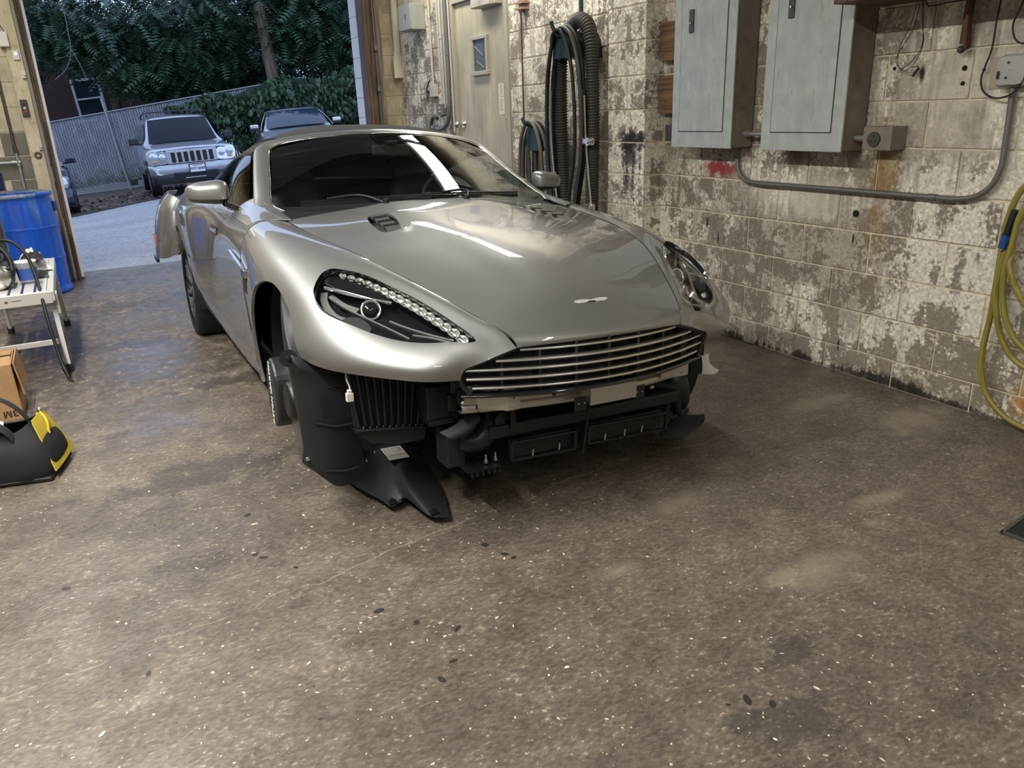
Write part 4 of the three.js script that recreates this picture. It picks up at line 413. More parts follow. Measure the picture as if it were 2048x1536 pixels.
function tree(label, r, d, h, trunkR, lobes, n, seed, size, lean = 0) {
  const g = thing('tree', label, 'tree', [0, 0, 0], 0, undefined), b = lot(r, d, -.1), rr = rng(seed), top = V(b.x + lean, b.y + h, b.z);
  part('trunk', tube([b, V(lerp(b.x, top.x, .3) + .06, lerp(b.y, top.y, .35), b.z), V(lerp(b.x, top.x, .7) - .05, lerp(b.y, top.y, .7), b.z), top], trunkR, 16, 10), barkM, g);
  const L = lobes.map(([lr, ld, lh, R]) => { const c = lot(lr, ld, lh); return [c, R]; });
  L.forEach(([c, R], i) => part('branch', tube([V(lerp(b.x, top.x, .6), lerp(b.y, top.y, .6 + .3 * (i / L.length)), b.z), V(lerp(top.x, c.x, .5), lerp(lerp(b.y, top.y, .8), c.y, .55) + .2, lerp(b.z, c.z, .5)), c], trunkR * .28, 10, 6), barkM, g));
  foliage(g, frond(), leafM, n, (q) => { const [c, R] = L[Math.floor(q() * L.length)], a = q() * 6.283, z = q() * 2 - 1, w = Math.sqrt(1 - z * z), k = R * Math.pow(.12 + .88 * q(), .42); return { p: V(c.x + k * w * Math.cos(a) * 1.25, c.y + k * z * .72, c.z + k * w * Math.sin(a)) }; }, size * .7, size * 1.35, seed + 1); void rr; return g;
}
tree('dark feathery tree in front of the brick house', -11.6, 27, 4.5, .16, [[-12.4, 26.2, 4.7, 1.5], [-10.8, 26, 4.3, 1.5], [-9.9, 25.6, 3.3, 1.0], [-13.6, 26, 5.4, 1.5], [-9.6, 26.5, 5.2, 1.5]], 2600, 201, .55);
tree('leafy tree overhanging the fence by the pole', -7.6, 26.5, 5, .15, [[-8.3, 25.8, 4.5, 1.6], [-6.8, 25.6, 4.8, 1.6], [-8.2, 25.4, 3.5, 1.0], [-5.2, 25.4, 3.9, 1.0], [-9.2, 26, 3.2, 1.0]], 2700, 203, .55);
tree('broad feathery tree behind the ivy', -3.8, 26.5, 5, .16, [[-4.6, 25.8, 4.6, 1.5], [-3.0, 25.6, 4.6, 1.6], [-4.0, 25.3, 3.6, 1.1], [-2.2, 26, 3.8, 1.3], [-5.2, 26.4, 5.4, 1.5]], 2700, 205, .55);
tree('tall shade tree with a thick shaded crown over the house', -15.5, 28.5, 6, .25, [[-15.6, 28, 5.2, 2.2], [-14.0, 28, 6.0, 2.2], [-17.0, 28, 4.4, 2.0], [-13.6, 29, 5.0, 1.3], [-16.4, 27.5, 3.4, 1.0]], 2800, 207, .6);
tree('distant tree filling the gap behind the pole', -6.8, 31, 6, .2, [[-7.0, 31, 3.6, 2.0], [-5.0, 31, 4.6, 2.4], [-8.8, 31, 5.4, 2.4], [-3.2, 31, 3.4, 2.2], [-6.4, 31, 6.6, 2.2]], 2600, 209, .75);
tree('distant tree rising behind the ivy by the white jamb', -1.6, 31, 6, .2, [[-1.8, 31, 3.6, 2.2], [0.2, 31, 4.8, 2.4], [-2.4, 31, 6.2, 2.4], [-3.8, 32, 5.0, 2.2]], 3400, 211, .75);
tree('low dark tree between the house and the fence', -9.3, 27.5, 3.2, .12, [[-9.0, 27, 2.8, 1.2], [-8.2, 27, 2.6, 1.0], [-9.6, 28, 3.6, 1.3], [-7.2, 27.5, 2.9, 1.1]], 2400, 213, .5);
solo('bare_branch', 'thin bare grey branch hanging in front of the trees', 'branch', [tube([lot(-9.62, 20.5, 4.6), lot(-9.62, 20.5, 3.95), lot(-9.66, 20.5, 3.45), lot(-9.85, 20.5, 3.1), lot(-10.16, 20.5, 2.9)], .010, 30, 5), tube([lot(-9.64, 20.5, 3.5), lot(-9.5, 20.5, 3.15), lot(-9.42, 20.5, 2.8)], .008, 12, 5), tube([lot(-9.64, 20.5, 3.5), lot(-9.8, 20.5, 3.38), lot(-10.05, 20.5, 3.34)], .006, 12, 5)], std({ color: rgb(.16, .15, .14), roughness: .9 }));
solo('utility_pole', 'weathered grey wooden pole rising out of the ivy', 'pole', cyl(.20, .15, lot(-5.78, 24.7, 0), lot(-6.1, 24.7, 4.6), 18), std({ map: rep(barkM.map, 2, 2), color: rgb(1.6, 1.5, 1.4), roughness: .9 }));
// ---- ivy over the fence
{ const g = thing('ivy_hedge', 'dense ivy smothering the right half of the fence', 'ivy', [0, 0, 0]); const hgt = (r) => 2.15 + .28 * smooth(-8, -5, r) + .12 * Math.sin(r * 3.1);
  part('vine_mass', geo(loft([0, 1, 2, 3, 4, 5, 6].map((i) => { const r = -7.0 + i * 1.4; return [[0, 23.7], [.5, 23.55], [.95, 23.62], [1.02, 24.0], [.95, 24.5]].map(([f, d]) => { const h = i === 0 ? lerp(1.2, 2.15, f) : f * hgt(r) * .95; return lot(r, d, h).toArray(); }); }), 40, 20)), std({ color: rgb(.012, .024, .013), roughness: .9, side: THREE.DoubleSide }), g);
  foliage(g, heart(), ivyM, 5200, (q) => { const r = -8.9 + 10.2 * Math.pow(q(), .85), edge = clamp((-6.2 - r) / 2.4), h = lerp(.15 + 1.9 * edge, hgt(r) + .05, Math.pow(q(), .8)), e = new THREE.Euler(-.5 + (q() - .5) * 1.3, (q() - .5) * 1.6 + .47, -1.2 + (q() - .5) * 1.6, 'YXZ'); return { p: lot(r, 23.55 - .22 * q() + (h > hgt(r) - .1 ? .5 * q() : 0), h), e }; }, .16, .32, 221, 'ivy_leaves'); }
// ---- brick house behind
{ const g = thing('brick_house', 'dark brick house with a white framed window behind the trees', 'house', [0, 0, 0]), q = lotQuat(), bt = dataTex(256, 256, ((a) => (i, x, y, o) => { const row = Math.floor(y / 16), bx = (x + (row % 2) * 16) % 32, j = (y % 16) < 2 || bx < 2, t = a[(row * 7 + Math.floor((x + (row % 2) * 16) / 32) * 13) % a.length]; const c = j ? [66, 61, 60] : [52 + 30 * t, 32 + 16 * t, 29 + 12 * t]; o[0] = c[0]; o[1] = c[1]; o[2] = c[2]; })(field(64, 64, 16, 16, 2, 141)));
  const at = (r, d, h, w, hh, dd) => { const p = lot(r, d, h), b = box(w, hh, dd); b.applyQuaternion(q); return b.translate(p.x, p.y, p.z); };
  const wl = at(-15.2, 32, 2.4, 9.5, 5.4, .3); const uv = wl.attributes.uv; for (let i = 0; i < uv.count; i++) uv.setXY(i, uv.getX(i) * 9.5 / .87, uv.getY(i) * 5.4 / 1.0); part('brick_wall', wl, std({ map: bt, roughness: .9 }), g);
  const w = sub('window', g), wf = std({ color: rgb(.55, .57, .58), roughness: .6 }); part('frame', [at(-15.15, 31.8, 3.05, .08, 1.45, .08), at(-14.15, 31.8, 3.05, .08, 1.45, .08), at(-14.65, 31.8, 2.33, 1.15, .08, .1), at(-14.65, 31.8, 3.77, 1.1, .08, .08), at(-14.65, 31.8, 3.10, 1.0, .06, .07)], wf, w); part('pane', at(-14.65, 31.83, 3.05, 1.0, 1.4, .02), phys({ color: rgb(.02, .03, .04), roughness: .08, clearcoat: 1 }), w);
  part('siding_band', [at(-14.2, 31.7, 4.95, 3.0, .05, .06), at(-14.2, 31.7, 4.75, 3.0, .04, .05)], std({ color: rgb(.3, .33, .38), roughness: .7 }), g); part('drain_pipe', at(-11.3, 31.7, 2.6, .12, 4.6, .1), wf, g); }
// ---- parked vehicles
const suvP = phys({ color: rgb(.42, .45, .50), metalness: .55, roughness: .35, clearcoat: 1, clearcoatRoughness: .05 }), sedP = phys({ color: rgb(.40, .43, .50), metalness: .5, roughness: .35, clearcoat: 1, clearcoatRoughness: .05 }), navyP = phys({ color: rgb(.012, .018, .04), metalness: .3, roughness: .3, clearcoat: 1 }), autoGlass = phys({ color: rgb(.010, .014, .020), roughness: .05, specularIntensity: .35 }), trimD = std({ color: rgb(.02, .022, .026), roughness: .5 });
// cross-sections: [z, halfwidth, y of shoulder, y of crown, y of bottom]
function bodyLoft(st) { return loft(st.map(([z, w, ys, yc, yb]) => { const h = [[0, yc], [w * .45, yc - .008], [w * .78, lerp(yc, ys, .25)], [w * .95, lerp(yc, ys, .8)], [w, ys - .08], [w, lerp(ys, yb, .6)], [w * .96, yb]]; return [...h.slice().reverse().map(([x, y]) => [-x, y, z]), ...h.slice(1).map(([x, y]) => [x, y, z])]; }), st.length * 8, 60); }
function rimWheel(p, x, y, z, r) { const w = sub('wheel', p); const s = Math.sign(x); part('tyre', lathe([[r * .62, -.11], [r, -.10], [r, .10], [r * .62, .11]], 28).rotateZ(Math.PI / 2).translate(x, y, z), M9.rubber, w); part('rim', lathe([[0, .06], [r * .3, .07], [r * .6, .1], [r * .63, .105]], 20).rotateZ(-s * Math.PI / 2).translate(x, y, z), castM, w); }
const M9 = { rubber: std({ color: rgb(.012, .012, .012), roughness: .8 }) };
{ const g = thing('parked_suv', 'silver-blue off-road vehicle with seven-slot grille by the fence', 'car', lot(-6.12, 17.5, 0).toArray()); g.quaternion.copy(lotQuat(.44, .045));
  part('lower_body', geo(bodyLoft([[-.02, .78, .90, .96, .42], [-.12, .86, .94, 1.0, .40], [-.5, .90, .98, 1.035, .42], [-1.3, .915, 1.02, 1.10, .42], [-2.4, .92, 1.06, 1.12, .42], [-4.3, .91, 1.06, 1.12, .45], [-4.6, .85, 1.0, 1.06, .5]])), suvP, g);
  const cab = loft([[-1.22, .76, 1.07, .74], [-1.62, .70, 1.46, .66], [-1.85, .66, 1.62, .62], [-2.6, .67, 1.68, .62], [-4.2, .66, 1.66, .60], [-4.55, .62, 1.55, .58]].map(([z, w, y, t]) => [[-.84, 1.05, z - .02], [-w - .08 * (y < 1.2 ? 1 : .35), lerp(1.05, y, .55), z], [-w, y - .05, z], [-t * .7, y + .01, z], [0, y + .025, z], [t * .7, y + .01, z], [w, y - .05, z], [w + .08 * (y < 1.2 ? 1 : .35), lerp(1.05, y, .55), z], [.84, 1.05, z - .02]]), 30, 40); part('cabin', geo(cab), suvP, g);
  part('windscreen', geo(loft([[-1.20, .73, 1.09], [-1.5, .675, 1.36], [-1.80, .625, 1.60]].map(([z, w, y]) => [-1, -.5, 0, .5, 1].map((f) => [f * w, y + .02 * (1 - f * f), z + .035 + .05 * (1 - f * f)])), 10, 14)), autoGlass, g);
  for (const s of [-1, 1]) { part('side_window', geo(loft([[-1.5, 1.13, 1.30], [-2.0, 1.13, 1.52], [-3.0, 1.14, 1.55], [-4.1, 1.16, 1.52]].map(([z, a, b]) => [[s * .845, a, z], [s * (.845 - .10 * (b - a) / .4), b, z]]), 12, 4, s < 0)), autoGlass, g); part('fender_flare', [box(.06, .10, .95, s * .90, .72, -.78, .03), box(.06, .14, 2.2, s * .905, .50, -2.4, .03)], trimD, g); const m = sub('door_mirror', g); part('housing', box(.20, .15, .09, s * 1.02, 1.17, -1.42, .035), trimD, m); part('stalk', box(.10, .05, .05, s * .90, 1.11, -1.45, .02), trimD, m); part('roof_rail', [tube([[s * .60, 1.70, -1.95], [s * .60, 1.76, -2.1], [s * .60, 1.77, -3.2], [s * .60, 1.74, -4.2], [s * .60, 1.68, -4.3]], .022, 24, 8)], trimD, g); rimWheel(g, s * .80, .36, -.80, .365); rimWheel(g, s * .80, .36, -3.58, .365); }
  part('roof_crossbar', [box(1.24, .03, .05, 0, 1.775, -2.25, .012)], trimD, g);
  const gr = sub('grille', g); part('grille_panel', box(1.02, .28, .05, 0, .80, .025, .02), suvP, gr); for (let k = 0; k < 7; k++) { part('grille_slot', box(.085, .21, .03, (k - 3) * .128, .79, .045, .018), std({ color: rgb(.006, .006, .007), roughness: .6 }), gr); part('slot_trim', [box(.012, .23, .02, (k - 3) * .128 - .052, .79, .050, .005), box(.012, .23, .02, (k - 3) * .128 + .052, .79, .050, .005), box(.10, .012, .02, (k - 3) * .128, .902, .05, .005), box(.10, .012, .02, (k - 3) * .128, .678, .05, .005)], silverM, gr); }
  part('hood_badge', text('JEEP', .03, .004).translate(0, .925, .052), castM, g);
  const cl = phys({ color: rgb(.8, .82, .84), roughness: .06, metalness: .6, clearcoat: 1 }), am = phys({ color: rgb(.6, .33, .18), roughness: .15, clearcoat: 1 });
  for (const s of [-1, 1]) { const h = sub('headlamp', g); part('lamp_housing', extr(smoothPoly([[.50, .70], [.86, .70], [.89, .80], [.86, .93], [.76, .95], [.69, .91], [.60, .92], [.53, .90], [.50, .80]], 36).map(([x, y]) => [s * x, y]), .06, .006).translate(0, 0, -.03), cl, h); part('lamp_lens', [lathe([[0, .03], [.05, .026], [.085, .006], [.09, 0]], 24).rotateX(Math.PI / 2).translate(s * .765, .835, .03), lathe([[0, .03], [.04, .026], [.07, .006], [.075, 0]], 24).rotateX(Math.PI / 2).translate(s * .60, .815, .034)], phys({ color: rgb(.62, .66, .70), metalness: .8, roughness: .12, clearcoat: 1 }), h); part('turn_signal', lathe([[0, .02], [.03, .015], [.05, 0]], 16).rotateX(Math.PI / 2).scale(1.3, .6, 1).translate(s * .765, .735, .038), am, h); const fg = sub('fog_lamp', g); part('fog_ring', lathe([[.065, 0], [.085, .012], [.095, 0]], 24).rotateX(Math.PI / 2).translate(s * .70, .545, .10), silverM, fg); part('fog_lens', lathe([[0, .02], [.05, .012], [.068, 0]], 24).rotateX(Math.PI / 2).translate(s * .70, .545, .10), cl, fg); }
  part('bumper', [geo(loft([.655, .60, .52, .455].map((y, i) => [-1, -.85, -.5, 0, .5, .85, 1].map((f) => [f * .90, y, [.02, .075, .085, .05][i] + .05 * (1 - f * f) - (Math.abs(f) > .95 ? .22 : 0)])), 12, 40, true))], suvP, g); part('lower_valance', [geo(loft([.46, .40, .32, .26].map((y, i) => [-1, -.8, 0, .8, 1].map((f) => [f * .88, y, [.05, .07, .05, 0][i] + .05 * (1 - f * f) - (Math.abs(f) > .95 ? .25 : 0)])), 10, 30, true))], trimD, g); part('air_dam', box(.9, .10, .03, 0, .42, .115, .01), std({ color: rgb(.006, .006, .007), roughness: .7 }), g); part('tow_strip', box(.42, .018, .02, -.02, .365, .125, .006), silverM, g);
  const pl = sub('number_plate', g); part('plate_frame', box(.345, .19, .014, .045, .545, .148, .004), trimD, pl); part('plate', box(.305, .152, .006, .045, .545, .154, .003), std({ color: rgb(.72, .74, .78), roughness: .5 }), pl); part('plate_text', text('HTP 6088', .050, .002).translate(.045, .538, .158), std({ color: rgb(.03, .04, .14), roughness: .5 }), pl); part('plate_band', box(.17, .012, .002, .045, .602, .158), std({ color: rgb(.45, .08, .10), roughness: .5 }), pl);
  part('wheel_arch', box(1.7, .5, .5, 0, .5, -.8, .05), trimD, g); part('dash_top', box(1.3, .05, .3, 0, 1.08, -1.55, .02), trimD, g); }
{ const g = thing('parked_sedan', 'silver-blue saloon with chrome mirrors parked before the ivy', 'car', lot(-3.95, 18.8, .12).toArray()); g.quaternion.copy(lotQuat(.30, .06));
  part('lower_body', geo(bodyLoft([[0, .70, .62, .70, .25], [-.2, .84, .74, .82, .2], [-.8, .90, .86, .93, .2], [-1.5, .92, .93, 1.0, .2], [-3, .92, .96, 1.0, .2], [-4.4, .90, .98, 1.04, .25], [-4.8, .80, .9, .98, .3]])), sedP, g);
  part('cabin', geo(loft([[-1.35, .78, .985], [-1.95, .66, 1.30], [-2.25, .60, 1.415], [-2.8, .60, 1.45], [-3.4, .60, 1.40], [-4.1, .66, 1.10]].map(([z, w, y]) => [[-.86, .95, z], [-lerp(.84, w, .6), lerp(.95, y, .5), z], [-w, y - .03, z], [-w * .6, y + .015, z], [0, y + .025, z], [w * .6, y + .015, z], [w, y - .03, z], [lerp(.84, w, .6), lerp(.95, y, .5), z], [.86, .95, z]]), 30, 40)), sedP, g);
  part('windscreen', geo(loft([[-1.28, .75, 1.0], [-1.75, .68, 1.22], [-2.16, .60, 1.385]].map(([z, w, y]) => [-1, -.5, 0, .5, 1].map((f) => [f * w, y + .015 * (1 - f * f) + .012, z + .03 + .07 * (1 - f * f)])), 12, 16)), phys({ color: rgb(.022, .036, .06), roughness: .05, specularIntensity: .5 }), g);
  part('sunroof', box(.82, .012, .5, 0, 1.475, -2.75, .005), autoGlass, g); part('steering_wheel', new THREE.TorusGeometry(.18, .014, 8, 30).rotateX(-.5).translate(.34, 1.02, -1.72), paintPipe, g);
  for (const s of [-1, 1]) { part('side_window', geo(loft([[-1.75, .98, 1.10], [-2.2, .99, 1.32], [-3.0, 1.0, 1.37], [-3.8, 1.02, 1.16]].map(([z, a, b]) => [[s * .865, a, z], [s * (.87 - .22 * (b - a) / .38), b, z]]), 12, 4, s < 0)), autoGlass, g); const m = sub('door_mirror', g); part('mirror_cap', box(.21, .10, .10, s * 1.0, 1.085, -1.62, .03), silverM, m); part('mirror_base', box(.20, .05, .09, s * .98, 1.02, -1.62, .02), trimD, m); part('window_trim', tube([[s * .87, .985, -1.45], [s * .80, 1.15, -1.80], [s * .67, 1.36, -2.25], [s * .62, 1.43, -2.9]], .010, 20, 6), silverM, g); rimWheel(g, s * .80, .32, -.85, .325); rimWheel(g, s * .80, .32, -3.7, .325); } }
{ const g = thing('navy_car', 'dark navy car half hidden behind the door jamb', 'car', lot(-8.5, 15.2, 0).toArray()); g.quaternion.copy(lotQuat(.55, .02));
  part('lower_body', geo(bodyLoft([[0, .66, .62, .70, .22], [-.2, .80, .72, .78, .18], [-.8, .86, .82, .88, .18], [-1.4, .88, .90, .96, .18], [-3, .89, .92, .98, .18], [-4.2, .86, .95, 1.0, .22]])), navyP, g); part('cabin', geo(loft([[-1.2, .74, .96], [-1.8, .64, 1.28], [-2.1, .58, 1.40], [-3, .58, 1.43], [-4.0, .62, 1.1]].map(([z, w, y]) => [[-.82, .92, z], [-lerp(.8, w, .6), lerp(.92, y, .5), z], [-w, y - .03, z], [0, y + .02, z], [w, y - .03, z], [lerp(.8, w, .6), lerp(.92, y, .5), z], [.82, .92, z]]), 24, 30)), navyP, g); part('windscreen', geo(loft([[-1.15, .71, .975], [-1.6, .64, 1.2], [-2.0, .58, 1.37]].map(([z, w, y]) => [-1, -.5, 0, .5, 1].map((f) => [f * w, y + .025, z + .03 + .06 * (1 - f * f)])), 10, 12)), autoGlass, g);
  for (const s of [-1, 1]) { const m = sub('door_mirror', g); part('housing', box(.20, .12, .10, s * .96, 1.03, -1.35, .035), navyP, m); part('stalk', box(.10, .04, .05, s * .86, .98, -1.35, .015), trimD, m); const h = sub('headlamp', g); part('lamp_lens', geo(loft([[.80, -.30], [.70, -.06], [.56, .01]].map(([x, z]) => [[s * x, .56, z + .03], [s * (x + .01), .64, z + .035], [s * (x - .01), .71, z + .01], [s * (x - .04), .755, z - .06]]), 10, 10, s > 0)), phys({ color: rgb(.55, .6, .68), metalness: .6, roughness: .12, clearcoat: 1, side: THREE.DoubleSide }), h); part('fog_lamp', cyl(.045, .04, [s * .66, .36, -.02], [s * .66, .36, .03], 16), silverM, g); rimWheel(g, s * .76, .31, -.80, .315); rimWheel(g, s * .76, .31, -3.4, .315); } part('bumper', [geo(loft([.54, .44, .32, .22].map((y, i) => [-1, -.8, 0, .8, 1].map((f) => [f * .80, y, [.0, .05, .05, .0][i] + .08 * (1 - f * f) - (Math.abs(f) > .95 ? .2 : 0)])), 10, 24, true))], navyP, g); }
// ================================================================ the silver convertible
// car frame: x to the car's left, y up, z forward; front right wheel is off, so it leans and noses up a little
const car = new THREE.Group(); car.name = 'convertible_car'; scene.add(car);
car.userData = { label: 'silver two-door convertible with black soft top, front bumper and one front wheel removed', category: 'car' };
{
  const th = -1 * D2R, ro = -2.5 * D2R, pi = 1 * D2R, F0 = V(Math.sin(th), 0, Math.cos(th)), L0 = V(Math.cos(th), 0, -Math.sin(th)), U0 = V(0, 1, 0);
  const L = L0.clone().multiplyScalar(Math.cos(ro)).addScaledVector(U0, Math.sin(ro)), U2 = U0.clone().multiplyScalar(Math.cos(ro)).addScaledVector(L0, -Math.sin(ro));
  const F = F0.clone().multiplyScalar(Math.cos(pi)).addScaledVector(U2, Math.sin(pi)), U = U2.clone().multiplyScalar(Math.cos(pi)).addScaledVector(F0, -Math.sin(pi));
  const m = new THREE.Matrix4().makeBasis(L, U, new THREE.Vector3().crossVectors(L, U)); car.quaternion.setFromRotationMatrix(m); car.position.set(1.44762, 0.00759, -2.77308);
}
car.updateMatrixWorld(true);
const flakes = dataTex(256, 256, ((r) => (i, x, y, o) => { const a = r() * 255; o[0] = o[1] = o[2] = a; })(rng(5)), false);
const M = {
  paint: phys({ color: rgb(0.30, 0.296, 0.287), metalness: 0.72, roughness: 0.44, clearcoat: 1, clearcoatRoughness: 0.015 }),
  dark: std({ color: rgb(0.012, 0.012, 0.012), roughness: 0.6 }),
  black: std({ color: rgb(0.011, 0.011, 0.011), roughness: 0.42 }),
  plastic: std({ color: rgb(0.013, 0.013, 0.0135), roughness: 0.55 }),
  gloss: phys({ color: rgb(0.01, 0.01, 0.011), roughness: 0.12, clearcoat: 1, clearcoatRoughness: 0.05 }),
  chrome: std({ color: rgb(0.82, 0.81, 0.78), metalness: 1, roughness: 0.12 }),
  bright: std({ color: rgb(0.88, 0.87, 0.84), metalness: 1, roughness: 0.3 }),
  satin: std({ color: rgb(0.62, 0.61, 0.58), metalness: 1, roughness: 0.38 }),
  alu: std({ color: rgb(0.56, 0.54, 0.49), metalness: 0.85, roughness: 0.45 }),
  canvas: std({ color: rgb(0.042, 0.040, 0.036), roughness: 0.95, bumpMap: null }),
  rubber: std({ color: rgb(0.013, 0.013, 0.013), roughness: 0.75 }),
  lens: phys({ color: rgb(1, 1, 1), transmission: 1, roughness: 0.0, thickness: 0, ior: 1.5 }),
  glass: phys({ color: rgb(0.80, 0.85, 0.83), transmission: 1, roughness: 0.0, thickness: 0, ior: 1.52 }),
  tint: phys({ color: rgb(0.36, 0.40, 0.40), transmission: 1, roughness: 0.0, thickness: 0, ior: 1.52 }),
  leather: std({ color: rgb(0.02, 0.02, 0.022), roughness: 0.5 }),
  crystal: phys({ color: rgb(0.95, 0.95, 0.93), metalness: 0.85, roughness: 0.14 }),
  disc: std({ color: rgb(0.30, 0.29, 0.28), metalness: 1, roughness: 0.4 }),
  badge: std({ color: rgb(.80, .78, .72), metalness: .3, roughness: .35 }),
  paper: std({ color: rgb(0.78, 0.77, 0.72), roughness: 0.8 }),
  amber: phys({ color: rgb(0.75, 0.20, 0.02), roughness: 0.25, clearcoat: 1 }),
  ivory: std({ color: rgb(0.70, 0.68, 0.60), roughness: 0.6 }),
};
function both(name, S, mat, parent, th) { const o = []; for (const s of [1, -1]) { const Q = s > 0 ? S : mirrorX(S); o.push(part(name, th ? shell(Q, th) : geo(Q), mat, parent)); } return o; }
const mx = (pts, s) => pts.map(([x, y, z]) => [s * x, y, z]);

// ---- front fender: sections from the bonnet line out and down, from the door forward to the grille
const fenderNet = [
  [[.722, .950, -.70], [.762, .953, -.70], [.812, .946, -.70], [.856, .926, -.70], [.888, .886, -.70], [.907, .825, -.70], [.917, .70, -.70], [.914, .50, -.70], [.895, .28, -.70]],
  [[.700, .927, -.42], [.742, .931, -.42], [.797, .925, -.42], [.850, .903, -.42], [.895, .857, -.42], [.924, .79, -.42], [.937, .68, -.42], [.936, .50, -.42], [.92, .30, -.42]],
  [[.667, .904, -.16], [.708, .907, -.16], [.766, .901, -.16], [.828, .879, -.16], [.885, .836, -.16], [.922, .772, -.16], [.939, .68, -.16], [.942, .55, -.16], [.935, .41, -.16]],
  [[.612, .874, .085], [.652, .876, .075], [.712, .871, .065], [.775, .853, .06], [.836, .819, .07], [.882, .766, .095], [.909, .69, .125], [.921, .62, .145], [.921, .562, .150]],
  [[.553, .835, .272], [.586, .834, .268], [.634, .820, .262], [.703, .801, .262], [.773, .768, .272], [.824, .732, .290], [.864, .68, .312], [.888, .62, .325], [.886, .568, .318]],
  [[.465, .774, .483], [.492, .774, .478], [.532, .760, .470], [.602, .736, .460], [.678, .712, .450], [.742, .692, .452], [.792, .650, .470], [.818, .602, .478], [.812, .562, .466]],
  [[.406, .729, .614], [.430, .729, .606], [.465, .716, .600], [.525, .694, .588], [.585, .676, .580], [.634, .660, .582], [.676, .628, .598], [.706, .592, .602], [.702, .558, .590]],
  [[.366, .700, .692], [.388, .699, .686], [.418, .688, .683], [.452, .674, .683], [.487, .661, .681], [.522, .644, .679], [.562, .618, .682], [.604, .583, .676], [.604, .552, .660]],
  [[.332, .647, .744], [.355, .641, .743], [.386, .631, .737], [.420, .618, .729], [.454, .605, .718], [.482, .595, .708], [.497, .586, .703], [.505, .569, .698], [.505, .551, .690]],
];
const FEN = loft(fenderNet, 88, 72);
const lamp = { c: V(.6575, .7466, .3862), n: V(.2893, .8496, .441), u: V(-.5223, -.246, .8165), v: V(.8022, -.4666, .3726) };
const lampOut = smoothPoly([[-.268, -.069], [-.225, -.085], [-.175, -.097], [-.089, -.1], [-.01, -.093], [.066, -.087], [.171, -.071], [.273, -.051], [.34, -.035], [.374, -.021], [.361, -.007], [.308, .02], [.241, .06], [.158, .093], [.059, .111], [-.035, .113], [-.11, .111], [-.162, .102], [-.211, .079], [-.246, .051], [-.262, .026], [-.276, -.007], [-.282, -.04]], 80);
const lampSD = polySD(lampOut), lampUV = (x, y, z) => { const q = V(x, y, z).sub(lamp.c); return [q.dot(lamp.u), q.dot(lamp.v)]; };
const L3 = (a, b, d = 0) => lamp.c.clone().addScaledVector(lamp.u, a).addScaledVector(lamp.v, b).addScaledVector(lamp.n, -d).toArray();
const ARCH = [-.10, .40, .38];
const archF = (x, y, z) => Math.hypot(z - ARCH[0], y - ARCH[1]) - ARCH[2];
const doorZ = spline([-.69, -.685, -.70, -.735, -.72, -.68, -.64, -.62, -.61, -.61]);     // door front edge by height 0.98 .. 0.26
const doorF = (x, y, z) => z - doorZ(clamp((.98 - y) / .08, 0, 9));
let fen = clip(FEN, archF); fen = clip(fen, (x, y, z) => doorF(x, y, z) - .002);
both('front_fender', clip(fen, (x, y, z) => -lampSD(...lampUV(x, y, z)) - .0015), M.paint, car, .012);
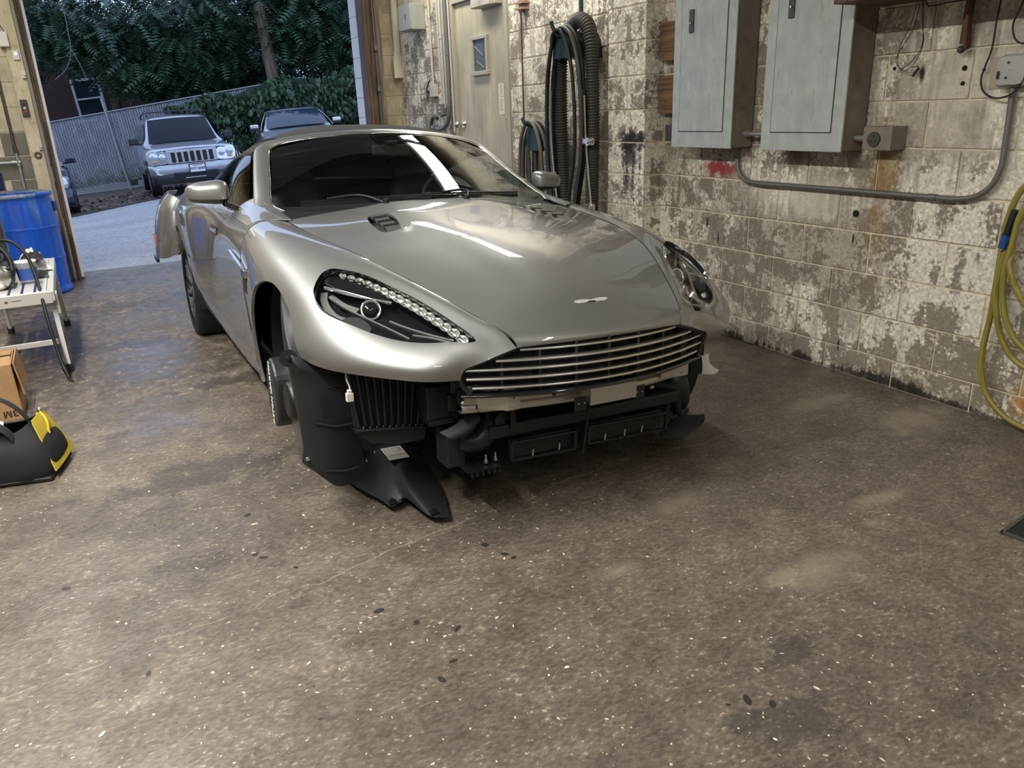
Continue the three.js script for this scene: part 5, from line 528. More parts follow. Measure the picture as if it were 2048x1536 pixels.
// headlamps
for (const s of [-1, 1]) {
  const h = sub('headlamp', car); h.userData.label = 'wraparound headlamp with a strip of clear light modules';
  const side = (S) => s > 0 ? S : mirrorX(S), gx = (g) => { if (s < 0) { g = norm(g.clone()); g.scale(-1, 1, 1); const p = g.attributes; for (const k of Object.keys(p)) { const a = p[k].array, n = p[k].itemSize; for (let i = 0; i < a.length; i += 3 * n) for (let c = 0; c < n; c++) { const t = a[i + n + c]; a[i + n + c] = a[i + 2 * n + c]; a[i + 2 * n + c] = t; } } } return g; };
  const inner = clip(FEN, (x, y, z) => lampSD(...lampUV(x, y, z)) + .001);
  part('lens', geo(side(offset(inner, -.002))), M.lens, h);
  // bowl: floor well below the lens, and its wall
  const wall = []; for (let i = 0; i < lampOut.length; i++) { const a = lampOut[i], b = lampOut[(i + 1) % lampOut.length], p = [...L3(...a, -.006), ...L3(...a, .07), ...L3(...b, -.006), ...L3(...b, -.006), ...L3(...a, .07), ...L3(...b, .07)]; wall.push(...p); }
  const wg = new THREE.BufferGeometry(); wg.setAttribute('position', new THREE.Float32BufferAttribute(wall, 3)); wg.computeVertexNormals();
  const fl = new THREE.ShapeGeometry(new THREE.Shape(lampOut.map(([a, b]) => new THREE.Vector2(a, b)))); fl.applyMatrix4(basis(lamp.u, lamp.v, lamp.n, L3(0, 0, .07)));
  part('housing', gx(merge(wg, fl)), M.gloss, h);
  const m4 = (d) => basis(lamp.u, lamp.v, lamp.n, L3(0, 0, d));
  const panel = extr([[-.272, -.02], [-.276, -.05], [-.22, -.076], [-.148, -.086], [-.062, -.076], [.0, -.06], [-.069, -.037], [-.209, -.017]], .006, .003); panel.applyMatrix4(m4(.03)); part('shroud', gx(panel), M.gloss, h);
  // light modules along the inner edge
  [[-.225, -.080], [-.190, -.085], [-.155, -.088], [-.120, -.089], [-.085, -.088], [-.050, -.086], [-.015, -.083], [.02, -.080], [.055, -.076], [.09, -.072], [.125, -.067], [.162, -.061], [.2, -.054], [.238, -.047], [.277, -.039], [.318, -.028]].forEach(([a, b], i) => {
    const k = lerp(.8, 1.25, clamp(i / 7)), g = lathe([[0, 0], [.006 * k, .001], [.013 * k, .006], [.0165 * k, .016], [.0175 * k, .018]], 14); g.scale(1.15, 1, .78); g.rotateX(Math.PI / 2); g.rotateZ(.18); g.applyMatrix4(basis(lamp.u, lamp.v, lamp.n, L3(a, b + .006, .030)));
    const m = part('light_module', gx(g), M.crystal, h); const q = new THREE.OctahedronGeometry(.0075 * k, 0); q.scale(1, 1.2, .8); q.translate(...L3(a, b + .006, .018)); part('light_module', gx(q), M.lens, h);
  });
  const strip = (pts, w, d, name = 'trim_bar') => { const g = []; const c = new THREE.CatmullRomCurve3(pts.map(([a, b]) => V(a, b, 0)), false, 'centripetal'), n = 16; for (let i = 0; i < n; i++) { const p = c.getPoint(i / n), q = c.getPoint((i + 1) / n); g.push(bar([p.x, p.y, 0], [q.x, q.y, 0], w, .007, V(0, 0, 1))); } const m = merge(g); m.applyMatrix4(m4(d)); part(name, gx(m), M.crystal, h); };
  strip([[-.255, -.004], [-.179, -.016], [-.086, -.036], [.004, -.055]], .009, .026);
  strip([[-.205, .022], [-.135, .038], [-.015, .044], [.067, .046], [.158, .050]], .0055, .028);
  strip([[.047, .013], [.111, .01], [.21, -.003], [.285, -.018]], .006, .034); strip([[.152, .026], [.215, .006], [.296, -.010]], .006, .036);
  strip([[-.252, .004], [-.226, .036], [-.182, .064], [-.133, .080], [-.088, .076]], .024, .045, 'reflector');
  strip([[-.235, -.002], [-.16, .012], [-.10, .008]], .020, .058, 'reflector');
  // projector
  const pj = lathe([[.0, .012], [.012, .0105], [.021, .006], [.0265, 0]], 28), rg = lathe([[.027, -.012], [.034, .0], [.036, .004], [.033, .006], [.028, .003]], 28);
  for (const g of [pj, rg]) { g.rotateX(Math.PI / 2); const nrm = V(.15, .35, .92).normalize(), uu = new THREE.Vector3().crossVectors(V(0, 1, 0), nrm).normalize(), vv = new THREE.Vector3().crossVectors(nrm, uu); g.applyMatrix4(basis(uu, vv, nrm, L3(-.054, -.008, .045))); }
  part('projector_lens', gx(pj), M.gloss, h); part('projector_ring', gx(rg), M.crystal, h);
  const cap = extr(smoothPoly([[-.082, .104], [-.072, .076], [-.034, .062], [.010, .072], [.032, .090], [-.02, .106]], 30), .012, .003); cap.applyMatrix4(m4(.03)); part('lower_cap', gx(cap), M.dark, h);
}
// ---- bonnet
const hoodSt = [
  [[.719, .949, -.648], [1.000, -.665]], [[.704, .931, -.458], [.989, -.46]], [[.679, .911, -.235], [.968, -.23]], [[.634, .888, .001], [.940, .012]], [[.586, .857, .179], [.908, .20]],
  [[.526, .818, .341], [.868, .365]], [[.465, .774, .483], [.820, .505]], [[.406, .729, .614], [.772, .625]], [[.366, .700, .692], [.726, .706]], [[.346, .680, .728], [.694, .754]], [[.335, .659, .741], [.668, .779]], [[.332, .647, .744], [.653, .780]]];
const hoodNet = hoodSt.map(([H, c], i) => { const row = []; for (let k = -8; k <= 8; k++) { const f = k / 8, a = Math.abs(f), w = (1 - a * a) * (1 + .25 * a * a), bulge = .010 * (1 - smooth(.28, .58, a)) * (1 - smooth(4, 9, i)) - .006 * (1 - smooth(0, .5, Math.abs(a - .78))) * (1 - smooth(5, 9, i)); row.push([f * H[0], lerp(H[1], c[0], w) + bulge, lerp(H[2], c[1], 1 - a * a)]); } return row; });
let HOOD = loft(hoodNet, 120, 128);
const ventPoly = polySD(smoothPoly([[.325, -.44], [.385, -.455], [.425, -.43], [.462, -.16], [.452, -.13], [.40, -.125], [.365, -.15]], 40));
let hood = clip(HOOD, (x, y, z, u, v) => Math.min(v - .006, .994 - v));
hood = clip(hood, (x, y, z) => -ventPoly(Math.abs(x), z));
part('bonnet', shell(hood, .012), M.paint, car);
for (const s of [-1, 1]) {
  const v = sub('bonnet_vent', car), inn = clip(HOOD, (x, y, z) => ventPoly(s * x, z) + .004);
  part('vent_well', geo(offset(inn, -.030)), M.dark, v);
  const rim = clip(clip(HOOD, (x, y, z) => ventPoly(s * x, z) + .001), (x, y, z) => .009 - ventPoly(s * x, z)); part('vent_frame', shell(offset(rim, -.001), .012), M.paint, v);
  for (let k = 0; k < 7; k++) { const z = -.405 + k * .042, x = .375 + (z + .44) * .09; const l = box(.062, .003, .034, 0, 0, 0); l.rotateX(.55); l.rotateZ(-.10 * s); l.translate(s * x, lerp(.966, .941, k / 6), z); part('louvre', l, k % 2 ? M.black : M.satin, v); }
}
// badge: flat winged plate
{ const w = [[0, .008], [.012, .010], [.035, .0125], [.060, .011], [.068, .006], [.050, .0], [.030, -.006], [.012, -.010], [0, -.011]], o = [...w, ...w.slice(1, -1).reverse().map(([x, y]) => [-x, y])];
  const g = extr(o, .003, .001); g.applyMatrix4(basis([1, 0, 0], V(0, .86, -.51).normalize(), V(0, .51, .86).normalize(), [0, .7465, .668])); const b = part('winged_badge', g, M.badge, car);
  const c = box(.030, .005, .002, 0, .002, .0045); c.applyMatrix4(basis([1, 0, 0], V(0, .86, -.51).normalize(), V(0, .51, .86).normalize(), [0, .7465, .668])); part('badge_centre', c, M.black, b); }
// dark gap backing under the panel joints
both('inner_fender', clip(clip(offset(FEN, -.022), (x, y, z) => archF(x, y, z) - .01), (x, y, z) => -lampSD(...lampUV(x, y, z)) - .012), M.dark, car);
part('bonnet_frame', geo(offset(clip(HOOD, (x, y, z) => -ventPoly(Math.abs(x), z) + .02), -.040)), M.dark, car);

// ---- doors, rear quarters, sills
const sideNet = [
  [[.722, .950, -.62], [.812, .946, -.62], [.862, .924, -.62], [.892, .880, -.62], [.910, .82, -.62], [.918, .70, -.62], [.912, .55, -.62], [.904, .42, -.62], [.896, .32, -.62], [.875, .25, -.62], [.82, .22, -.62]],
  [[.745, .952, -.95], [.810, .950, -.95], [.857, .930, -.95], [.886, .887, -.95], [.905, .825, -.95], [.908, .70, -.95], [.899, .55, -.95], [.899, .42, -.95], [.902, .32, -.95], [.880, .24, -.95], [.82, .21, -.95]],
  [[.765, .962, -1.4], [.812, .960, -1.4], [.855, .940, -1.4], [.884, .897, -1.4], [.904, .83, -1.4], [.906, .70, -1.4], [.896, .55, -1.4], [.897, .42, -1.4], [.902, .32, -1.4], [.880, .24, -1.4], [.82, .21, -1.4]],
  [[.770, .975, -1.85], [.820, .973, -1.85], [.864, .953, -1.85], [.896, .908, -1.85], [.918, .84, -1.85], [.922, .70, -1.85], [.910, .55, -1.85], [.905, .42, -1.85], [.904, .32, -1.85], [.880, .24, -1.85], [.82, .21, -1.85]],
  [[.755, .995, -2.3], [.818, .990, -2.3], [.877, .965, -2.3], [.920, .918, -2.3], [.946, .85, -2.3], [.953, .71, -2.3], [.942, .55, -2.3], [.926, .42, -2.3], [.910, .32, -2.3], [.880, .24, -2.3], [.82, .21, -2.3]],
  [[.715, 1.002, -2.8], [.800, .992, -2.8], [.872, .965, -2.8], [.925, .918, -2.8], [.956, .85, -2.8], [.966, .72, -2.8], [.957, .56, -2.8], [.940, .43, -2.8], [.915, .33, -2.8], [.880, .26, -2.8], [.82, .24, -2.8]],
  [[.600, .998, -3.25], [.700, .985, -3.25], [.790, .955, -3.25], [.862, .905, -3.25], [.908, .84, -3.25], [.925, .72, -3.25], [.915, .57, -3.25], [.895, .45, -3.25], [.870, .37, -3.25], [.83, .31, -3.25], [.78, .30, -3.25]],
  [[.45, .965, -3.62], [.54, .955, -3.64], [.63, .925, -3.65], [.71, .875, -3.66], [.762, .81, -3.67], [.785, .71, -3.67], [.775, .58, -3.66], [.755, .48, -3.65], [.73, .41, -3.63], [.70, .36, -3.6], [.66, .34, -3.58]],
];
let SIDE = loft(sideNet, 120, 72, false);
{ const T = []; for (let i = 0; i < SIDE.T.length; i += 3) T.push(SIDE.T[i], SIDE.T[i + 2], SIDE.T[i + 1]); SIDE = { ...SIDE, T, N: SIDE.N.map((n) => -n) }; }
const RARCH = [-2.84, .37, .375], doorBack = (x, y, z) => z - lerp(-1.86, -1.60, smooth(.45, .95, y)), sillF = (x, y, z) => y - .375 - .004 * Math.sin(z);
const sideB = clip(SIDE, (x, y, z) => -doorF(x, y, z) - .002);
both('door', clip(clip(sideB, (x, y, z) => doorBack(x, y, z) - .002), (x, y, z) => sillF(x, y, z) - .002), M.paint, car, .014);
const rearQ = clip(clip(sideB, (x, y, z) => -doorBack(x, y, z) - .002), (x, y, z) => Math.hypot(z - RARCH[0], y - RARCH[1]) - RARCH[2]);
both('rear_quarter_panel', clip(rearQ, (x, y, z) => Math.min(z + 3.23 + (y - .6) * .1, y - .375 > 0 || z < -2.3 ? 1 : y - .375)), M.paint, car, .014);
both('sill', clip(clip(SIDE, (x, y, z) => Math.min(-doorF(x, y, z), z + 2.5)), (x, y, z) => Math.min(.371 - y, Math.hypot(z - RARCH[0], y - RARCH[1]) - RARCH[2])), M.paint, car, .014);
both('body_inner_panel', clip(clip(offset(SIDE, -.024), (x, y, z) => Math.hypot(z - RARCH[0], y - RARCH[1]) - RARCH[2] - .01), (x, y, z) => z + 3.2), M.dark, car);
// rear deck
part('rear_deck', shell(loft([0, .25, .5, .75, 1].map((t) => { const z = lerp(-2.42, -3.66, t), w = lerp(.765, .46, t * t), y = lerp(1.0, .965, t); return [-1, -.6, -.2, .2, .6, 1].map((f) => [f * w, y + .035 * (1 - f * f), z - .04 * (1 - f * f) * t]); }), 24, 24), .012), M.paint, car);
both('rear_panel', loft([[0, 1], [.25, 1], [.5, 1], [.75, .98], [1, .94]].map(([f, k]) => [[f * .45, .985 - .02 * f, -3.70 + .06 * f], [f * .52, .86, -3.78 + .05 * f], [f * .60, .70, -3.78 + .06 * f], [f * .66, .5, -3.74 + .08 * f]]), 16, 16), M.paint, car, .012);
// rear bumper cover, unclipped and flared out behind the wheel
{ const net = [
    [[-.985, .515, -3.085], [-1.02, .500, -3.10], [-1.062, .488, -3.17], [-1.085, .480, -3.30], [-1.075, .474, -3.45], [-.99, .47, -3.66]],
    [[-.985, .62, -3.055], [-1.018, .62, -3.075], [-1.058, .615, -3.15], [-1.078, .61, -3.29], [-1.065, .605, -3.45], [-.98, .60, -3.68]],
    [[-.975, .73, -3.045], [-1.005, .735, -3.07], [-1.043, .735, -3.145], [-1.058, .735, -3.29], [-1.042, .735, -3.45], [-.955, .73, -3.68]],
    [[-.955, .83, -3.06], [-.982, .842, -3.09], [-1.01, .85, -3.165], [-1.02, .855, -3.30], [-1.0, .855, -3.45], [-.91, .85, -3.66]],
    [[-.915, .90, -3.09], [-.935, .918, -3.13], [-.955, .93, -3.20], [-.955, .938, -3.32], [-.935, .938, -3.45], [-.86, .93, -3.62]]];
  const b = part('rear_bumper_cover', shell(loft(net, 28, 32), .004), M.paint, car); b.userData.label = 'unclipped rear bumper cover hanging out behind the wheel';
  part('flange', shell(loft([[.515, -3.085, -.985], [.62, -3.055, -.985], [.73, -3.045, -.975], [.82, -3.058, -.957]].map(([y, z, x], i) => [[x, y, z], [x + .022 + (i % 2) * .006, y + .004, z + .006], [x + .04 + (i % 2) * .02, y + .004, z + .004]]), 16, 6), .003), M.paint, b);
  for (const y of [.545, .60, .70]) part('clip', cyl(.007, .006, [-.958, y, -3.05], [-.958, y, -3.035], 10), M.satin, b);
  part('side_marker', box(.012, .085, .11, -1.079, .60, -3.33, .005), M.amber, b); part('lower_strip', box(.02, .03, .2, -1.084, .468, -3.33, .004), M.black, b); }

// ---- windscreen, frame, hood and side glass
const wsIn = [[.690, .968, -.80], [.714, .984, -.89], [.709, 1.010, -.98], [.692, 1.046, -1.062], [.672, 1.085, -1.145], [.648, 1.140, -1.257], [.626, 1.190, -1.350], [.603, 1.228, -1.418], [.555, 1.252, -1.43], [.43, 1.277, -1.392], [.22, 1.299, -1.33], [0, 1.307, -1.305]];
const wsOut = [[.745, .940, -.80], [.790, .958, -.90], [.778, .992, -1.02], [.758, 1.035, -1.11], [.738, 1.080, -1.195], [.712, 1.137, -1.305], [.688, 1.188, -1.402], [.664, 1.230, -1.470], [.605, 1.263, -1.495], [.455, 1.295, -1.462], [.23, 1.319, -1.402], [0, 1.327, -1.378]];
{ const half = wsIn.map((a, i) => { const b = wsOut[i], n = i < 7 ? [.5, .75, .4] : [.1, .9, .4]; return [0, .25, .55, .85, 1].map((t, k) => { const bl = [0, .008, .010, .004, -.010][k]; return [lerp(a[0], b[0], t) + n[0] * bl * (i < 11 ? 1 : 0), lerp(a[1], b[1], t) + n[1] * bl, lerp(a[2], b[2], t) + n[2] * bl]; }); });
  const full = [...half, ...half.slice(0, -1).reverse().map((r) => mx(r, -1))];
  const S = loft(full, 150, 14); part('windscreen_frame', shell(S, .006), M.paint, car);
  const seal = [...wsIn.slice(0), ...wsIn.slice(0, -1).reverse().map(([x, y, z]) => [-x, y, z])].map(([x, y, z]) => [x * .993, y + .006, z + .004]);
  part('windscreen_trim', tube(seal, .0038, 150, 8), M.chrome, car); }
// glass between base curve and frame
const wsBase = (f) => [f * .70, lerp(.985, .965, f * f), lerp(-.655, -.815, f * f)], wsTop = (f) => [f * .60, lerp(1.309, 1.232, Math.pow(Math.abs(f), 2.4)), lerp(-1.305, -1.425, Math.pow(Math.abs(f), 2.2))];
{ const rows = []; for (let i = 0; i <= 6; i++) { const t = i / 6, r = []; for (let k = -6; k <= 6; k++) { const f = k / 6, a = wsBase(f), b = wsTop(f), bow = .035 * t * (1 - t) * 4 * .5; const wk = spline([.70, .712, .692, .665, .640, .618, .600])(t * 6); r.push([f * wk, lerp(a[1], b[1], t) + bow, lerp(a[2], b[2], t) + bow * .5]); } rows.push(r); }
  part('windscreen', geo(loft(rows, 40, 48, true)), M.glass, car);
  const cowl = []; for (let i = 0; i <= 2; i++) { const r = []; for (let k = -8; k <= 8; k++) { const f = k / 8, a = wsBase(f); r.push([a[0] * 1.02, a[1] - .004 - .012 * i, a[2] + .005 + .05 * i]); } cowl.push(r); }
  part('wiper_cowl', shell(loft(cowl, 6, 32), .008), M.black, car); }
// A-pillar foot flare and mirror sail
both('pillar_base', loft([[[.700, .950, -.62], [.76, .950, -.66], [.82, .942, -.70], [.862, .922, -.72]], [[.705, .966, -.78], [.765, .972, -.82], [.822, .955, -.86], [.864, .926, -.86]], [[.738, 1.00, -.95], [.772, .992, -1.00], [.815, .968, -1.04], [.862, .930, -1.04]], [[.752, 1.018, -1.05], [.775, 1.006, -1.10], [.812, .975, -1.16], [.858, .932, -1.18]]], 24, 20), M.paint, car, .006);
// soft top
{ const zs = [-1.385, -1.50, -1.7, -1.95, -2.2, -2.45, -2.68, -2.80], cy = [1.334, 1.352, 1.364, 1.356, 1.315, 1.230, 1.10, 1.035], ew = [.662, .668, .682, .70, .715, .725, .735, .74], ey = [1.225, 1.222, 1.208, 1.172, 1.115, 1.045, .985, .965], ez = [-1.475, -1.56, -1.74, -1.98, -2.22, -2.46, -2.66, -2.75];
  const net = zs.map((z, i) => { const r = []; for (let k = -8; k <= 8; k++) { const f = k / 8, a = Math.abs(f), q = Math.pow(a, 3.2); r.push([f * ew[i] * (1 - .03 * a * (1 - a) * 4 * 0), lerp(cy[i], ey[i], q * .78 + a * a * .22), lerp(z, ez[i], a * a)]); } return r; });
  const S = loft(net, 60, 64, true); part('soft_top', shell(S, .012), M.canvas, car);
  for (const s of [-1, 1]) part('soft_top_seam', tube(zs.slice(0, 6).map((z, i) => { const f = .80, q = Math.pow(f, 3.2); return [s * f * ew[i], lerp(cy[i], ey[i], q * .78 + f * f * .22) + .004, lerp(z, ez[i], f * f)]; }), .004, 40, 6), M.canvas, car);
  both('soft_top_edge_seal', loft([[.668, 1.226, -1.47], [.676, 1.215, -1.62], [.690, 1.190, -1.85], [.712, 1.13, -2.12], [.738, 1.05, -2.4], [.765, .985, -2.62]].map(([x, y, z]) => [[x - .01, y + .004, z], [x + .014, y - .008, z], [x + .008, y - .04, z]]), 30, 6, true), M.rubber, car, .006);
  both('side_window', loft([[[.800, .958, -1.02], [.768, 1.03, -1.15], [.722, 1.13, -1.33], [.680, 1.210, -1.50]], [[.838, .950, -1.3], [.800, 1.05, -1.4], [.748, 1.14, -1.52], [.688, 1.205, -1.64]], [[.840, .952, -1.7], [.805, 1.04, -1.75], [.760, 1.12, -1.82], [.706, 1.175, -1.88]], [[.838, .958, -2.2], [.812, 1.0, -2.2], [.780, 1.05, -2.2], [.735, 1.10, -2.22]], [[.828, .966, -2.55], [.81, .98, -2.55], [.79, .995, -2.55], [.765, 1.005, -2.55]]], 30, 16, true), M.tint, car); }
// wipers
for (const [a, b, p] of [[[-.60, .995, -.845], [-.02, 1.018, -.672], [-.25, 1.0, -.66]], [[-.06, 1.022, -.690], [.50, 1.003, -.775], [.15, 1.005, -.64]]]) {
  const w = sub('wiper', car); part('blade', [bar(a, b, .012, .016), bar([a[0], a[1] + .014, a[2]], [b[0], b[1] + .014, b[2]], .006, .008)], M.black, w);
  part('arm', tube([p, [lerp(a[0], b[0], .45), lerp(a[1], b[1], .45) + .028, lerp(a[2], b[2], .45)], [lerp(a[0], b[0], .2), lerp(a[1], b[1], .2) + .02, lerp(a[2], b[2], .2)]], .006, 12, 6), M.black, w); part('pivot', cyl(.016, .014, [p[0], p[1] - .01, p[2]], [p[0], p[1] + .02, p[2]], 14), M.black, w);
}
// door mirrors
for (const s of [-1, 1]) {
  const m = sub('door_mirror', car), g = new THREE.SphereGeometry(1, 40, 28), p = g.attributes.position;
  for (let i = 0; i < p.count; i++) { let x = p.getX(i), y = p.getY(i), z = p.getZ(i); const e = .55, sx = Math.sign(x) * Math.pow(Math.abs(x), e), sy = Math.sign(y) * Math.pow(Math.abs(y), .62); const out = (sx + 1) / 2; x = sx * .098; y = sy * (.062 - .014 * out) + (y > 0 ? .004 : 0) - .012 * out * (sy > 0 ? 1 : -.2); z = z > 0 ? Math.pow(z, .8) * (.085 - .02 * out) : z * .028; p.setXYZ(i, s * x + s * .950, y + 1.042, z - 1.235 + (s * 0) - .03 * out); }
  if (s < 0) { const ix = g.index.array; for (let i = 0; i < ix.length; i += 3) [ix[i], ix[i + 1]] = [ix[i + 1], ix[i]]; }
  g.computeVertexNormals(); let S = { P: [...p.array], N: [...g.attributes.normal.array], U: [...g.attributes.uv.array], T: [...g.index.array] };
  part('mirror_housing', geo(clip(S, (x, y) => y - 1.012)), M.paint, m); part('mirror_lower_shell', geo(clip(S, (x, y) => 1.012 - y)), M.gloss, m);
  part('mirror_glass', box(.165, .095, .006, s * .948, 1.042, -1.262, .002), M.chrome, m);
  part('mirror_arm', loftGeo([[.885, .992, -1.205, .036, .016], [.85, .975, -1.17, .034, .014], [.815, .958, -1.11, .035, .014], [.79, .955, -1.03, .034, .013], [.78, .955, -.96, .018, .01]].map(([x, y, z, a, b]) => [0, 60, 120, 180, 240, 300, 360].map((d) => [s * x, y + b * Math.sin(d * D2R), z + a * Math.cos(d * D2R)])), 20, 18, s < 0), M.gloss, m);
}
function loftGeo(net, a, b, f) { return geo(loft(net, a, b, f)); }
// door handles, side strakes
for (const s of [-1, 1]) {
  const h = sub('door_handle', car); part('handle_bar', box(.012, .026, .19, s * .909, .838, -1.50, .006), M.chrome, h); part('handle_recess', box(.006, .04, .21, s * .903, .838, -1.50, .003), M.dark, h);
  const k = sub('side_vent', car); part('vent_opening', box(.010, .10, .085, s * .928, .715, -.545, .004), M.dark, k); part('strake', bar([s * .934, .755, -.50], [s * .916, .79, -.98], .012, .014), M.chrome, k); part('strake_tip', box(.012, .034, .075, s * .934, .752, -.53, .004), M.chrome, k);
}
// ---- grille
const slatZ = (x) => .806 - .49 * x * x;
{ const g = sub('grille', car);
  [[.637, .316], [.608, .398], [.579, .489], [.549, .485], [.517, .466]].forEach(([y, w], k) => {
    const net = []; for (let i = 0; i <= 12; i++) { const x = lerp(-w, w, i / 12), z = slatZ(x) - (k === 0 ? .018 : k === 4 ? .006 : 0); net.push([[x, y - .0052, z - .022], [x, y - .0052, z - .006], [x, y - .003, z - .0012], [x, y, z], [x, y + .003, z - .002], [x, y + .0052, z - .008], [x, y + .0052, z - .022]]); }
    part('slat', geo(loft(net, 40, 14)), M.bright, g);
  });
  for (const x of [-.37, -.25, -.125, 0, .125, .25, .37]) { const top = lerp(.655, .600, Math.pow(Math.abs(x) / .46, 2)), z = slatZ(x); part('vane', box(.010, top - .497, .05, x, (top + .497) / 2, z - .045, .003), M.plastic, g); }
  const mesh = []; for (let i = 0; i <= 12; i++) { const x = lerp(-.50, .50, i / 12); mesh.push([[x, .48, slatZ(x) - .09], [x, .57, slatZ(x) - .09], [x, .67, slatZ(x) - .10]]); } part('backing', geo(loft(mesh, 24, 8, true)), M.dark, g);
  const fr = []; for (let i = 0; i <= 16; i++) { const x = lerp(-.50, .50, i / 16); fr.push([[x, .500, slatZ(x) - .035], [x, .496, slatZ(x) - .008], [x, .484, slatZ(x) - .008], [x, .480, slatZ(x) - .035]]); } part('lower_rail', geo(loft(fr, 32, 9, true)), M.gloss, g);
  for (const s of [-1, 1]) part('surround', tube([[s * .30, .648, .728], [s * .40, .618, .716], [s * .488, .586, .688], [s * .500, .565, .680], [s * .494, .53, .678], [s * .470, .497, .69]], .008, 40, 8), M.black, g);
  part('surround', tube([[-.30, .648, .728], [-.15, .652, .760], [0, .654, .770], [.15, .652, .760], [.30, .648, .728]], .008, 40, 8), M.black, g);
}
// ---- bumper beam and the parts laid bare below it
{ const b = sub('bumper_beam', car), zb = (x) => .697 - .33 * x * x, net = [];
  for (let i = 0; i <= 12; i++) { const x = lerp(-.475, .40, i / 12), z = zb(x), e = x < -.42 ? .035 : 0; net.push([[x, .487 - e, z - .03], [x, .486 - e, z], [x, .470 - e * .8, z + .002], [x, .464 - e * .6, z - .004], [x, .440 - e * .2, z - .004], [x, .436, z + .002], [x, .416, z + .002], [x, .414, z - .03]]); }
  part('beam_rail', shell(loft(net, 40, 28), .003), M.alu, b);
  part('end_tab', box(.05, .062, .006, -.445, .478, zb(.445) + .004, .001), M.alu, b);
  for (const [x0, x1, p] of [[-.43, -.305, -1], [.31, .43, 1]]) { const z0 = zb(x0) + .004, z1 = zb(x1) + .004, xm = p < 0 ? x1 - .045 : x0 + .045, f = sub('crash_bracket', b); void f;
    part('crash_bracket', extr(p < 0 ? [[x0, z0], [xm, z1 + .048], [x1, z1 + .048], [x1, z1 - .01]] : [[x0, z0 - .01], [x0, z0 + .012], [xm + .03, z1 + .05], [x1, z1 + .05], [x1, z1]], .052).rotateX(Math.PI / 2).translate(0, .482, 0), M.alu, b);
    for (const y of [.47, .445]) part('bolt', cyl(.006, .005, [p < 0 ? x1 - .022 : x1 - .03, y, (p < 0 ? z1 : z1) + .047], [p < 0 ? x1 - .022 : x1 - .03, y, z1 + .056], 8), M.satin, b); }
  part('plate_bracket', extr([[-.095, 0], [.095, 0], [.095, .066], [-.095, .066]], .004).translate(.04, .412, zb(0) + .062), M.satin, b);
  for (const x of [-.055, .135]) part('bracket_side', box(.004, .066, .066, x, .445, zb(0) + .031), M.satin, b);
  part('bracket_top', extr([[-.095, 0], [.095, 0], [.075, -.06], [-.07, -.075]], .003).rotateX(Math.PI / 2).translate(.04, .477, zb(0) + .064), M.alu, b);
  for (const x of [-.085, .165]) { part('clip_plate', box(.05, .05, .006, x, .418, zb(x) + .05, .004), M.dark, b); for (const k of [-.011, .012]) part('rivet', cyl(.004, .003, [x + k, .421, zb(x) + .052], [x + k, .421, zb(x) + .057], 8), M.satin, b); }
  for (const [x, y] of [[-.427, .480], [-.285, .476]]) part('grommet', cyl(.014, .013, [x, y, zb(x) + .004], [x, y, zb(x) + .012], 16), M.black, b);
  for (const x of [-.155, .19]) part('beam_hole', cyl(.010, .010, [x, .452, zb(x) - .006], [x, .452, zb(x) - .001], 14), M.dark, b);
  part('slotted_hole', cyl(.021, .021, [-.41, .431, zb(.41) - .002], [-.41, .431, zb(.41) + .003], 18), M.dark, b); for (const k of [-.008, 0.001, .010]) part('slot_bar', box(.034, .003, .002, -.41, .431 + k, zb(.41) + .004).rotateZ(0), M.satin, b);
}
{ // intercooler with slanted tubes
  const c = sub('intercooler', car), core = [[-.79, .56], [-.765, .335], [-.515, .30], [-.47, .53]];
  part('core', extr(core, .02).translate(0, 0, .36), M.dark, c);
  for (let k = 0; k < 11; k++) { const t = k / 10, x0 = lerp(-.785, -.485, t), x1 = lerp(-.757, -.520, t), y1 = lerp(.342, .312, t); part('tube_row', tube([[x0, .56, .392], [x1, y1, .392]], .0075, 2, 8), M.black, c); if (k % 1 === 0 && k < 10) part('rivet', cyl(.003, .002, [x1 + .012, y1 - .002, .402], [x1 + .012, y1 - .002, .406], 8), M.satin, c); }
  part('lower_rail', tube([[-.772, .330, .40], [-.64, .318, .405], [-.51, .300, .40]], .007, 12, 8), M.black, c); part('lower_tank', extr([[-.765, .322], [-.515, .292], [-.52, .252], [-.62, .25], [-.72, .275]], .05).translate(0, 0, .345), M.plastic, c);
}
part('foam_absorber', [box(.085, .125, .10, -.512, .425, .47, .008), box(.04, .11, .09, -.455, .405, .46, .006), box(.09, .02, .1, -.505, .355, .475, .004)], M.plastic, car);
part('foam_absorber', [box(.075, .15, .14, .69, .40, .38, .01), box(.06, .12, .10, .735, .43, .33, .01), box(.06, .08, .08, .68, .31, .34, .008)], M.plastic, car);
part('mounting_bracket', [box(.06, .05, .05, -.455, .47, .60, .004), box(.03, .06, .03, -.49, .44, .57, .004)], M.black, car);
part('air_duct', [geo(loft([[[-.53, .335, .56], [-.47, .36, .57], [-.41, .395, .56]], [[-.50, .315, .59], [-.45, .335, .60], [-.39, .372, .59]], [[-.47, .300, .57], [-.43, .315, .585], [-.39, .345, .57]]], 10, 10)), box(.075, .145, .10, -.452, .245, .47, .01), box(.05, .10, .08, -.41, .30, .46, .012)], M.plastic, car);
part('intake_pipe', tube([[-.42, .265, .50], [-.385, .262, .525], [-.345, .285, .53], [-.31, .330, .50], [-.29, .37, .44]], .042, 30, 18), M.black, car);
part('intake_pipe', tube([[.62, .22, .40], [.575, .26, .45], [.56, .31, .45], [.54, .36, .40]], .065, 24, 18), M.black, car);
